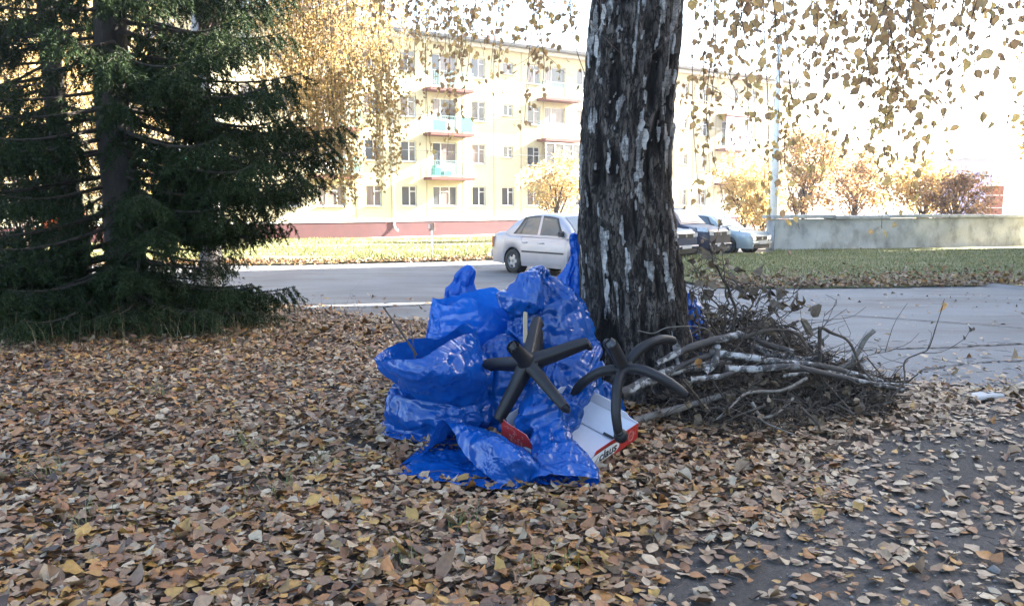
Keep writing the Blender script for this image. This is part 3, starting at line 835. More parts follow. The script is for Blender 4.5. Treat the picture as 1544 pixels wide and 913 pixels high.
# ------------------------------------------------------------------ weeping golden birch behind the spruces
yb = G(262, 470) + np.array([0, 1.2, 0]); yb[2] = float(gz(yb[1]))
gb = thing('birch_tree', 'weeping birch with a dense golden curtain of leaves right of the spruces', 'tree', yb)
zt = np.linspace(0, 9, 24)
MB().tube(np.column_stack([yb[0] + .12 * np.sin(zt * .7), yb[1] + 0 * zt, yb[2] + zt]), np.linspace(.16, .03, 24), 12).mk('trunk', M['bark_white'], gb, True, yb)
tw = MB(); LP = []; pts = []
rs = np.random.default_rng(77)
for i in range(250):
    u_ = rs.random()
    px = rs.choice([rs.normal(480, 26), rs.normal(535, 26), rs.normal(425, 30), rs.normal(585, 18), rs.uniform(370, 700)], p=[.32, .25, .2, .12, .11])
    lim = np.interp(px, [360, 400, 440, 470, 500, 530, 560, 590, 615, 640, 720], [160, 230, 300, 285, 290, 305, 275, 300, 215, 120, 60])
    py = lim * (1 - .75 * rs.random() ** 1.6) + rs.normal(0, 10)
    Y = rs.uniform(9.2, 11.5)
    bot = W(px, py, Y); top = bot.copy(); top[2] = max(CAMH + Y * .262 + rs.uniform(.2, 1.6), bot[2] + .9); top[0] -= rs.uniform(0, .25)
    P = strand(top, bot, rs, .06, 12); pts.append(top)
    tw.tube(P, np.linspace(.004, .0015, 12), 3, False)
    LP.append(hang_leaves(P, .033, rs, .034, (.03, .054)))
for g in range(9):
    c = np.array(pts)[g::9].mean(0); far = np.array(pts)[g::9]
    st = yb + [0, 0, 3.4 + .45 * g]
    for t_ in far[:8]:
        tw.tube(spline([st, (st + t_) / 2 + [0, 0, .8], t_], 8), np.linspace(.03, .005, 8), 5, False)
tw.mk('limbs', M['twig'], gb, True, yb, kind='stuff')
P, D, Nn, s, root = [np.concatenate(x) for x in zip(*LP)]
V, F, a = leaves(P, D, Nn, s, np.clip(rs.normal(.45, .28, len(P)), 0, 1), .3, 32)
mk('foliage', V, F, M['gold_leaf'], gb, False, a, yb, 'stuff')

# ------------------------------------------------------------------ spruces
M['spruce_bark'] = simple('spruce_bark', (.025, .021, .019), (.055, .047, .042), .9, 14, .9, 30, .02, sc=(1, 1, .35))
M['needle'] = leafmat('spruce_needle', [(0, (.009, .022, .008)), (.6, (.016, .034, .012)), (1, (.04, .058, .018))], .1, .6, .12, 1.0)
M['dead_twig'] = simple('spruce_twig', (.03, .024, .02), (.055, .043, .034), .85, 20)
def needles(P0, P1, per_m, ln, wd, rs):
    """needle blades along segments"""
    L = np.linalg.norm(P1 - P0, axis=1)
    c = np.maximum(1, rs.poisson(L * per_m))
    i = np.repeat(np.arange(len(L)), c); n = len(i)
    t = rs.random(n)[:, None]
    p = P0[i] * (1 - t) + P1[i] * t
    ax = (P1 - P0)[i] / (L[i][:, None] + 1e-9)
    rd = rs.normal(0, 1, (n, 3)); rd -= ax * (rd * ax).sum(1)[:, None]; rd /= np.linalg.norm(rd, axis=1)[:, None] + 1e-9
    d = ax * .75 + rd * .8; d /= np.linalg.norm(d, axis=1)[:, None]
    sdv = np.cross(d, rs.normal(0, 1, (n, 3))); sdv /= np.linalg.norm(sdv, axis=1)[:, None] + 1e-9
    l = ln * rs.uniform(.7, 1.2, n)[:, None]
    V = np.stack([p - sdv * wd, p + sdv * wd, p + d * l], 1).reshape(-1, 3)
    return V, (np.arange(n * 3).reshape(-1, 3)), np.repeat(rs.random(n), 3)
def spruce(base, lean, r0, label, boughs, seed):
    rs = np.random.default_rng(seed)
    t = thing('spruce_tree', label, 'tree', base, group='spruces at the edge of the yard')
    z = np.concatenate([[-.1, .05, .2], np.linspace(.5, 11, 30)])
    ax = np.column_stack([base[0] + lean[0] * z + .02 * np.sin(z * 2), base[1] + lean[1] * z, base[2] + z])
    rad = r0 * np.clip(1 - z / 11.5, .05, 1) * np.where(z < .3, 1.25 - .6 * np.clip(z, 0, .3), 1)
    V, Q, T = tube(ax, rad, 20)
    V = V + (V - np.concatenate([np.repeat(ax, 20, 0), ax[:1], ax[-1:]])) * (.12 * fbm(V * [9, 9, 3], 3, seed))[:, None]
    mk('trunk', V, [Q, T], M['spruce_bark'], t, True, None, base)
    for (z0, az, L, dens, dr, hang) in boughs:
        o = np.array([np.interp(z0, z, ax[:, 0] - base[0]), np.interp(z0, z, ax[:, 1] - base[1]), z0]) + base
        h = np.array([math.cos(az), math.sin(az), 0]); sdv = np.array([-h[1], h[0], 0])
        k = 16; tt = np.linspace(0, 1, k)[:, None]
        P = o + h * L * tt + np.array([0, 0, 1.]) * L * (-dr * tt ** 1.3 + .75 * dr * tt ** 3) + sdv * L * .06 * np.sin(3 * tt + rs.uniform(0, 6))
        P[:, 2] = np.maximum(P[:, 2], gz(P[:, 1]) + .05)
        mb = MB().tube(P, np.linspace(.012 + .007 * L, .003, k), 6, False)
        A0, A1 = [], []
        for i in range(3, k - 1): A0.append(P[i]); A1.append(P[i + 1])
        ns = int(L * 13)
        for j in range(ns):
            u_ = .18 + .82 * (j + rs.random()) / ns
            p = np.array([np.interp(u_, tt[:, 0], P[:, c]) for c in range(3)])
            side = 1 if j % 2 else -1
            l = (.12 + .30 * L * .55 * (1 - u_) ** .7) * rs.uniform(.7, 1.2)
            dv = h * rs.uniform(.5, 1) + sdv * side * rs.uniform(.6, 1.1); dv[2] = -rs.uniform(.0, .55) * hang; dv /= np.linalg.norm(dv)
            q = np.array([p + dv * l * s_ + np.array([0, 0, -.35 * hang * l]) * s_ ** 2 for s_ in (0, .35, .7, 1)])
            q[:, 2] = np.maximum(q[:, 2], gz(q[:, 1]) + .03)
            mb.tube(q, [.003, .0025, .002, .0015], 3, False)
            for a_, b_ in zip(q[:-1], q[1:]): A0.append(a_); A1.append(b_)
            for m_ in range(int(4 + l * 18)):
                s_ = rs.random(); r_ = q[0] * (1 - s_) + q[-1] * s_
                dd = dv * .35 + np.array([rs.normal(0, .35), rs.normal(0, .35), -rs.uniform(.25, 1.1) * hang]); dd /= np.linalg.norm(dd) + 1e-9
                e_ = r_ + dd * rs.uniform(.07, .2)
                if e_[2] > gz(e_[1]) + .02: A0.append(r_); A1.append(e_)
        bo = mb.mk('bough', M['dead_twig'], t, True, base)
        if dens > 0:
            V, T, rn_ = needles(np.array(A0), np.array(A1), 300 * dens, .034, .0042, rs)
            mk('needles', V, T, M['needle'], bo, False, {'rnd': rn_}, base, 'stuff')
def ring(n, z0, z1, L0, L1, rs, dens=1.0, az=None, dr=.35, hang=1.0):
    out = []
    for i in range(n):
        f = (i + rs.random()) / n
        a_ = rs.uniform(0, 2 * math.pi) if az is None else rs.uniform(*az)
        out.append((z0 + (z1 - z0) * f, a_, (L0 + (L1 - L0) * f) * rs.uniform(.75, 1.12), dens, dr * rs.uniform(.7, 1.3), hang))
    return out
rs = np.random.default_rng(5)
s2 = G(193, 492); s1 = G(126, 479)
b2 = ring(10, 1.1, 1.6, 1.35, 1.9, rs, 1.0, (-1.0, .5)) + ring(17, 1.6, 2.7, 2.3, 2.15, rs, 1.0, (-1.0, .5)) + ring(14, 2.7, 4.2, 2.0, 1.6, rs, 1.0, (-1.0, .5)) + ring(24, 1.0, 4.4, 1.8, 1.4, rs, .9, (-2.6, -1.0)) + ring(10, .3, 4.2, 1.7, 1.3, rs, .8, (.5, 2.4)) + ring(8, 1.0, 4.0, 1.4, 1.3, rs, .8, (2.4, 3.8)) \
    + ring(7, .32, .62, 1.7, 1.45, rs, .9, (-.75, .25), .22) + ring(16, .15, .5, 1.6, 1.35, rs, .55, (-2.6, -.1), .12, .45) + ring(5, .55, .95, 1.3, 1.2, rs, .25, (-1.2, .3), .25) + ring(16, 4.4, 10.5, 1.7, .3, rs, .5) + ring(14, .45, .95, 2.1, 1.6, rs, .95, (-2.5, -.7), .30, .8)
b1 = ring(22, 1.0, 4.2, 1.9, 1.5, rs, .85, (2.2, 4.4)) + ring(8, 1.2, 4.2, 1.3, 1.2, rs, .7, (-1.6, .4)) + ring(9, .2, .75, 1.7, 1.5, rs, .6, (2.3, 4.5), .2) + ring(11, .15, .5, 1.6, 1.3, rs, .5, (-3.0, -.6), .15, .45) + ring(6, .9, 3.5, 1.5, 1.2, rs, .3, (2.7, 3.7), .12) + ring(14, 4.3, 10.5, 1.6, .3, rs, .45) + ring(12, .45, .95, 2.1, 1.6, rs, .9, (-2.9, -1.1), .30, .8)
spruce(s2, (.002, 0), .21, 'dark spruce with the thicker trunk and boughs reaching right over the leaf litter', b2, 81)
spruce(s1, (-.055, 0), .145, 'dark spruce with the thinner left leaning trunk at the left edge', b1, 82)
# ------------------------------------------------------------------ blue rubbish bags: crumpled by relaxing a slightly oversized film
def tbag(name, c1, c2, tr):
    t = NT(name); co = t.coord()
    c = t.ramp(t.noise(co, 3.0, 3), [(.3, c1), (.7, c2)])
    nv = t.n('TexNoise', None, Vector=co, Scale=5.0, Detail=2.0)
    wp = t.n('Mix', {'data_type': 'VECTOR'}); t.t.links.new(co, wp.inputs[4]); t.t.links.new(nv.outputs['Color'], wp.inputs[5]); wp.inputs[0].default_value = .10
    h = None
    # long straight creases in several directions, each living in its own patches
    for k, (rot, sc, ms) in enumerate((((.3, .9, .2), (3, 22, 13), 3.1), ((1.2, .2, 1.1), (4, 26, 16), 4.0), ((.7, 1.5, 2.0), (2.5, 17, 10), 2.9), ((2.2, .5, .7), (6, 42, 26), 5.1), ((.1, 2.4, 1.5), (5, 34, 20), 3.7))):
        mp = t.n('Mapping'); t.t.links.new(wp.outputs[1], mp.inputs[0]); mp.vector_type = 'TEXTURE'; mp.inputs['Rotation'].default_value = rot; mp.inputs['Scale'].default_value = [1 / q for q in sc]
        n1 = t.n('TexNoise', None, Vector=mp.outputs[0], Scale=1.0, Detail=2.0, Roughness=.4).outputs[0]
        r = t.math('SUBTRACT', 1.0, t.math('MULTIPLY', t.math('ABSOLUTE', t.math('SUBTRACT', n1, .5)), 7.0))
        r = t.math('MAXIMUM', r, 0.0)
        mk_ = t.ramp(t.noise(co, ms, 2), [(.48, 0.0), (.62, 1.0)])
        r = t.math('MULTIPLY', r, mk_)
        h = r if h is None else t.math('ADD', h, t.math('MULTIPLY', r, .9))
    big = t.n('TexVoronoi', {'feature': 'F1'}, Vector=wp.outputs[1], Scale=7.5)
    h = t.math('ADD', t.math('MULTIPLY', h, .75), t.math('MULTIPLY', big.outputs['Distance'], .25))
    t.fin(c, .14, t.bump(h, .4, .012), Specular_IOR_Level=.55)
    return t.translucent((.02, .17, .75), tr)
M['bag'] = tbag('blue_film', (.002, .052, .23), (.004, .072, .31), .16)
M['bag_backlit'] = tbag('backlit_blue_film', (.005, .095, .38), (.008, .12, .46), .35)  # same film, brightness of the backlight put into its colour and translucency

BAG_M = 52
def ring_e(px, py, Y, a, b, ref=(1, 0, 0), pinch=0.0, k=5, ph=0.0):
    return ('e', W(px, py, Y), a, b, np.array(ref, float), pinch, k, ph)
def ring_p(*pts):
    return ('p', np.array([W(*p) for p in pts]))
def ring_points(rings, m):
    C = np.array([r[1] if r[0] == 'e' else r[1].mean(0) for r in rings])
    T = np.gradient(C, axis=0); T /= np.linalg.norm(T, axis=1)[:, None] + 1e-9
    out = []
    th = np.arange(m) * 2 * math.pi / m
    for i, r in enumerate(rings):
        if r[0] == 'e':
            _, c, a, b, ref, pin, k, ph = r
            u = ref - T[i] * (ref @ T[i]); u /= np.linalg.norm(u); v = np.cross(T[i], u)
            s = 1 + pin * np.cos(k * th + ph)
            out.append(c + (np.cos(th) * s)[:, None] * a * u + (np.sin(th) * s)[:, None] * b * v)
        else:
            P = r[1]; n = len(P)
            E = np.concatenate([P, P[:1]])
            L = np.concatenate([[0], np.cumsum(np.linalg.norm(np.diff(E, axis=0), axis=1))]); L /= L[-1]
            # half uniform in control index, half in arc length, cubic periodic
            idx = np.interp(np.arange(m) / m, .5 * L + .5 * np.arange(n + 1) / n, np.arange(n + 1))
            i0 = np.floor(idx).astype(int); f = (idx - i0)[:, None]
            p = lambda o: P[(i0 + o) % n]
            out.append(p(0) + .5 * f * (p(1) - p(-1) + f * (2 * p(-1) - 5 * p(0) + 4 * p(1) - p(2) + f * (3 * (p(0) - p(1)) + p(2) - p(-1)))))
    return np.array(out)
def up_rows(A, n):
    r = A.shape[0]
    return spline(A.reshape(r, -1), n).reshape(n, *A.shape[1:])
def up_cols(A, f):
    m = A.shape[1]
    t = np.arange(m * f) / f; i = np.floor(t).astype(int); w = (t - i)[None, :, None]
    g = lambda o: A[:, (i + o) % m]
    return .5 * (2 * g(0) + (g(1) - g(-1)) * w + (2 * g(-1) - 5 * g(0) + 4 * g(1) - g(2)) * w ** 2 + (3 * g(0) - g(-1) - 3 * g(1) + g(2)) * w ** 3)
def relax(P, T0, exc, iters, bend, hold, grav, rs, bk=.12, fix=None):
    """position based film: edges keep an oversized rest length, so the surface buckles into creases"""
    n, m = P.shape[:2]
    OFF = [(0, 1, exc[0]), (1, 0, exc[1]), (1, 1, None), (1, -1, None)]
    S_ = lambda A, a, b: np.roll(A, -b, 1)[a:]
    cons = []
    for a, b, e in OFF:
        d0 = np.linalg.norm(S_(T0, a, b) - T0[:n - a], axis=2)
        if e is None: e = .5 * (exc[0] + exc[1])
        va = 1 + .5 * (e - 1) * fbm(T0[:n - a] * 7 + 3 * a + 5 * b, 2, 91)
        cons.append((a, b, d0 * e * va + 1e-6, 1.0))
    for a, b in ((0, 2), (2, 0), (2, 2), (2, -2), (0, 3), (3, 0)):
        if n > a: cons.append((a, b, np.linalg.norm(S_(T0, a, b) - T0[:n - a], axis=2) * bend, bk))
    gzp = None
    for it in range(iters):
        acc = np.zeros_like(P); cnt = np.zeros((n, m, 1))
        for a, b, L, k in cons:
            A = P[:n - a]; d = S_(P, a, b) - A
            l = np.linalg.norm(d, axis=2) + 1e-9
            c = d * ((l - L) / l * .5 * k)[..., None]
            acc[:n - a] += c; cnt[:n - a] += 1
            if a: acc[a:] -= np.roll(c, b, 1); cnt[a:] += 1
            else: acc -= np.roll(c, b, 1); cnt += 1
        P = P + acc / cnt * 1.5
        P = P + hold * (T0 - P)
        P[..., 2] -= grav
        g = gz(P[..., 1]) + .028
        P[..., 2] = np.maximum(P[..., 2], g)
        if fix is not None: P[fix] = T0[fix]
    return P
def bag(label, rings, mat='bag', seed=0, exc=(1.10, 1.05), rows=28, close=(True, False), name='rubbish_bag', parent=None, org=None, hold=.012, fexc=(1.02, 1.015), crush=1.4):
    rs = np.random.default_rng(seed)
    A = ring_points(rings, BAG_M)
    A = up_rows(A, rows)
    for e, cl in zip((0, -1), close):
        if cl:
            c = A[e].mean(0); A[e] = c + (A[e] - c) * .04
    nz_ = np.stack([fbm(A * 9 + s, 2, seed + s) for s in (1, 2, 3)], -1) * .014
    A0 = A.copy()
    m_ = A.shape[1]; tt = np.linspace(0, 1, A.shape[0])[:, None]; th = np.arange(m_)[None] * 2 * math.pi / m_
    C0 = A.mean(1, keepdims=True)
    pl_ = sum(np.cos(k * th + rs.uniform(0, 6) + 1.5 * np.sin(3 * tt + rs.uniform(0, 6))) * a for k, a in ((5, .5), (8, .45), (13, .35)))
    A = A + (A - C0) * (.07 * (.35 + .65 * tt) * pl_)[..., None]
    hv = np.full((A.shape[0], 1, 1), hold)
    if not close[1]: hv[-5:] = np.array([.04, .07, .1, .14, .2])[:, None, None]
    P = relax(A + nz_, A0, (1 + (exc[0] - 1) * 1.35, 1 + (exc[1] - 1) * 1.35), 110, 1.06, hv, .0004, rs, .22)
    # medium folds, then straight splits so that the film breaks into crisp facets between its creases
    P = up_cols(up_rows(P, int(rows * 1.5)), 1)
    T1 = P.copy()
    P = P + np.stack([fbm(P * 11 + s, 2, seed + 7 + s) for s in (1, 2, 3)], -1) * .010
    P = relax(P, T1, fexc, 60, 1.01, .02, .0001, rs, .3)
    for _ in range(2):
        n2 = P.shape[0] * 2 - 1
        Pr = np.empty((n2, P.shape[1], 3)); Pr[::2] = P; Pr[1::2] = (P[:-1] + P[1:]) / 2
        Q = np.empty((n2, P.shape[1] * 2, 3)); Q[:, ::2] = Pr; Q[:, 1::2] = (Pr + np.roll(Pr, -1, 1)) / 2
        L = (np.roll(Q, 1, 1) + np.roll(Q, -1, 1)) / 2
        L[1:-1] = (L[1:-1] + (Q[:-2] + Q[2:]) / 2) / 2
        Q[1:-1] = Q[1:-1] * .75 + L[1:-1] * .25
        P = Q
    du = np.roll(P, -1, 1) - np.roll(P, 1, 1); dv = np.gradient(P, axis=0)
    N = np.cross(du, dv); N /= np.linalg.norm(N, axis=2)[..., None] + 1e-9
    wp_ = np.stack([fbm(P * 4.5 + 31 * c, 2, seed + c) for c in range(3)], -1) * .055
    h = 0
    for k in range(7):
        d = rs.normal(0, 1, 3); d /= np.linalg.norm(d); f = rs.uniform(6, 15)
        v = ((P + wp_) @ d) * f + rs.random()
        tri = np.abs((v % 1) - .5) * 2 - .5
        msk = np.clip(fbm(P * 5 + 7 * k, 2, seed + 60 + k) * 1.6 + .35, 0, 1)
        h = h + tri * msk * (.062 / f)
    for k in range(6):                                        # crinkled patches
        d = rs.normal(0, 1, 3); d /= np.linalg.norm(d); f = rs.uniform(17, 30)
        v = ((P + .5 * wp_) @ d) * f + rs.random()
        tri = np.abs((v % 1) - .5) * 2 - .5
        msk = np.clip(fbm(P * 6 + 9 * k, 2, seed + 160 + k) * 2.4 - .35, 0, 1)
        h = h + tri * msk * (.085 / f)
    ed = np.minimum(1, np.minimum(np.arange(P.shape[0]), np.arange(P.shape[0])[::-1] + (0 if close[1] else 99)) / 10)[:, None]
    P = P + N * (h * ed * crush)[..., None]
    P[..., 2] = np.maximum(P[..., 2], gz(P[..., 1]) + .02)
    n, m = P.shape[:2]
    base = P.reshape(-1, 3).mean(0); base[2] = P[..., 2].min()
    if org is not None: base = org
    F = gridfaces(n, m, True)
    o = mk(name, P.reshape(-1, 3), F, M[mat], parent, True, None, base)
    if parent is None:
        o.location = base
        tag(o, label, 'rubbish bag', 'blue rubbish bags heaped against the birch')
    return o, base
E_ = ring_e
# front open bag lying on its side, mouth to the left
bag('blue bag lying lowest at the front with its empty mouth gaping to the left', [
    ring_p((785, 684, 3.5), (775, 676, 3.55), (762, 670, 3.6), (748, 662, 3.68), (742, 668, 3.72), (748, 678, 3.66), (760, 692, 3.55), (775, 694, 3.48)),
    ring_p((806, 694, 3.32), (798, 676, 3.38), (768, 662, 3.5), (738, 648, 3.66), (722, 662, 3.85), (730, 690, 3.72), (755, 712, 3.45), (790, 716, 3.3)),
    ring_p((808, 706, 3.12), (790, 678, 3.14), (746, 650, 3.3), (694, 636, 3.62), (678, 662, 3.75), (672, 694, 3.62), (690, 718, 3.42), (752, 732, 3.2)),
    ring_p((797, 722, 3.1), (776, 684, 3.06), (732, 656, 3.2), (680, 632, 3.56), (656, 668, 3.62), (636, 700, 3.5), (668, 728, 3.3), (735, 742, 3.1)),
    ring_p((776, 747, 3.03), (738, 716, 3.1), (702, 684, 3.22), (668, 631, 3.5), (634, 688, 3.42), (606, 699, 3.3), (600, 722, 3.23), (645, 739, 3.14), (712, 747, 3.05))],
    seed=11, exc=(1.07, 1.05), hold=.03)
# big left bag, full body with a wide open collar
bag('large full blue bag at the left with a wide open collar pointing left', [
    E_(668, 690, 3.9, .10, .08), E_(664, 676, 3.9, .235, .2), E_(662, 640, 3.92, .265, .22), E_(664, 600, 3.95, .262, .22), E_(672, 570, 3.97, .235, .2),
    ring_p((742, 556, 3.95), (712, 540, 4.15), (655, 548, 4.18), (606, 556, 4.0), (592, 562, 3.78), (622, 572, 3.62), (668, 566, 3.58), (712, 560, 3.7)),
    ring_p((728, 528, 3.95), (706, 512, 4.08), (660, 524, 4.12), (606, 528, 4.0), (574, 545, 3.78), (604, 556, 3.58), (650, 548, 3.54), (698, 532, 3.68)),
    ring_p((716, 498, 3.96), (700, 486, 4.02), (664, 508, 4.06), (612, 511, 3.98), (564, 538, 3.8), (596, 540, 3.6), (640, 535, 3.57), (682, 510, 3.72))],
    seed=12, exc=(1.10, 1.06), rows=34, hold=.018)
# bag draped over the carton
bag('blue bag drooping over the red carton with its flat hem hanging to the ground', [
    E_(808, 566, 3.62, .02, .02), E_(812, 582, 3.6, .06, .05), E_(818, 604, 3.58, .12, .09), E_(828, 626, 3.52, .15, .11), E_(832, 646, 3.45, .09, .07),
    E_(834, 662, 3.36, .085, .05, pinch=.15, k=6), E_(845, 684, 3.22, .115, .045, pinch=.12, k=5, ph=1), E_(852, 704, 3.14, .135, .04), E_(853, 722, 3.06, .132, .03)],
    seed=13, exc=(1.12, 1.05), rows=32, hold=.02)
bag('bulging blue bag under the raised arm of the left chair base', [
    E_(866, 640, 3.95, .08, .08), E_(862, 622, 3.95, .15, .14), E_(862, 588, 3.95, .165, .15), E_(866, 556, 3.98, .15, .13), E_(880, 530, 4.02, .10, .09), E_(898, 512, 4.05, .035, .03), E_(904, 505, 4.05, .012, .012)],
    seed=14, exc=(1.12, 1.05), close=(True, True))
# loose film tail sweeping from that bag down to the carton
bag('narrow twisted blue film trailing between the chair bases onto the carton', [
    E_(908, 536, 3.72, .02, .012), E_(892, 566, 3.66, .03, .015), E_(868, 598, 3.58, .05, .02), E_(846, 622, 3.5, .06, .025), E_(832, 640, 3.46, .03, .02)],
    seed=15, exc=(1.14, 1.04), rows=20, close=(True, True), name='plastic_film')
bag('dark blue bag wedged behind the left chair base', [
    E_(766, 668, 3.98, .06, .06), E_(766, 650, 3.98, .14, .13), E_(764, 600, 4.0, .15, .13), E_(762, 550, 4.05, .135, .12), E_(758, 515, 4.1, .09, .08), E_(762, 496, 4.12, .03, .03)],
    seed=16, exc=(1.13, 1.06), close=(True, True))
bag('glossy backlit blue bag standing open behind the large left bag', [
    E_(700, 625, 4.42, .12, .1), E_(700, 610, 4.42, .22, .18), E_(704, 560, 4.42, .235, .19), E_(706, 505, 4.42, .232, .19),
    ring_p((772, 484, 4.38), (752, 470, 4.56), (708, 468, 4.6), (664, 474, 4.52), (646, 490, 4.4), (676, 494, 4.24), (716, 488, 4.2), (756, 498, 4.26)),
    ring_p((771, 458, 4.4), (748, 433, 4.52), (706, 440, 4.56), (666, 449, 4.52), (652, 448, 4.42), (676, 460, 4.24), (704, 447, 4.2), (742, 462, 4.26))],
    mat='bag_backlit', seed=17, exc=(1.07, 1.05), rows=32, hold=.02)
bag('small peaked blue bag neck sticking up farthest back at the left', [
    E_(698, 600, 4.85, .1, .1), E_(698, 580, 4.85, .2, .18), E_(698, 500, 4.85, .19, .17), E_(697, 462, 4.85, .10, .09, pinch=.1, k=6), E_(695, 438, 4.85, .086, .06, pinch=.12, k=6), E_(700, 415, 4.85, .065, .045, pinch=.15, k=5), E_(709, 400, 4.85, .038, .03), E_(714, 395, 4.85, .012, .012)],
    mat='bag_backlit', seed=18, exc=(1.10, 1.04), close=(True, True))
bag('blue bag filling the gap just left of the biggest bag behind the chair base', [
    E_(770, 632, 4.35, .08, .08), E_(768, 610, 4.35, .17, .14), E_(766, 545, 4.38, .175, .15), E_(764, 500, 4.4, .15, .12), E_(768, 478, 4.42, .07, .06), E_(770, 468, 4.42, .015, .015)],
    seed=19, exc=(1.13, 1.06), close=(True, True))
fb, fo = bag('biggest full blue bag beside the trunk with its tied neck folded over', [
    E_(826, 625, 4.25, .1, .1), E_(826, 606, 4.25, .24, .2), E_(828, 555, 4.25, .262, .21), E_(828, 500, 4.25, .245, .2), E_(824, 460, 4.25, .195, .17), E_(815, 428, 4.25, .12, .11, pinch=.12, k=7), E_(812, 408, 4.25, .055, .05, pinch=.2, k=6), E_(816, 395, 4.25, .03, .025)],
    seed=20, exc=(1.12, 1.05), rows=34, close=(True, True))
bag(None, [E_(818, 395, 4.2, .022, .02), E_(804, 408, 4.12, .06, .045, ref=(.6, 0, .8)), E_(792, 428, 4.04, .115, .06, ref=(.75, 0, .66)), E_(784, 446, 4.0, .125, .06, ref=(.85, 0, .5)), E_(780, 460, 4.0, .085, .04, ref=(.9, 0, .4)), E_(779, 468, 4.0, .02, .015, ref=(.9, 0, .4))],
    seed=21, exc=(1.10, 1.05), rows=24, close=(True, True), name='folded_neck', parent=fb, org=fo)
bag('tall narrow blue bag standing tight against the left of the trunk', [
    E_(858, 600, 4.95, .1, .1), E_(858, 580, 4.95, .17, .15), E_(858, 500, 4.95, .155, .13), E_(857, 450, 4.95, .12, .1, pinch=.1, k=6), E_(862, 415, 4.95, .075, .06, pinch=.15, k=6), E_(868, 385, 4.95, .04, .035, pinch=.15, k=5), E_(866, 360, 4.95, .03, .022), E_(867, 344, 4.95, .018, .012)],
    mat='bag_backlit', seed=22, exc=(1.12, 1.03), rows=34, close=(True, True))
bag('blue bag half hidden behind the right side of the trunk', [
    E_(1030, 580, 5.35, .1, .1), E_(1030, 562, 5.35, .2, .18), E_(1034, 505, 5.35, .16, .14), E_(1036, 468, 5.35, .11, .09), E_(1040, 445, 5.35, .055, .05), E_(1042, 434, 5.35, .015, .015)],
    seed=23, exc=(1.13, 1.05), close=(True, True))
bag('small dark blue bag on the ground between the carton and the right chair base', [
    E_(916, 650, 4.05, .05, .05), E_(916, 638, 4.05, .09, .09), E_(914, 604, 4.05, .09, .08), E_(908, 578, 4.05, .055, .05), E_(906, 566, 4.05, .012, .012)],
    seed=24, exc=(1.13, 1.05), rows=22, close=(True, True))
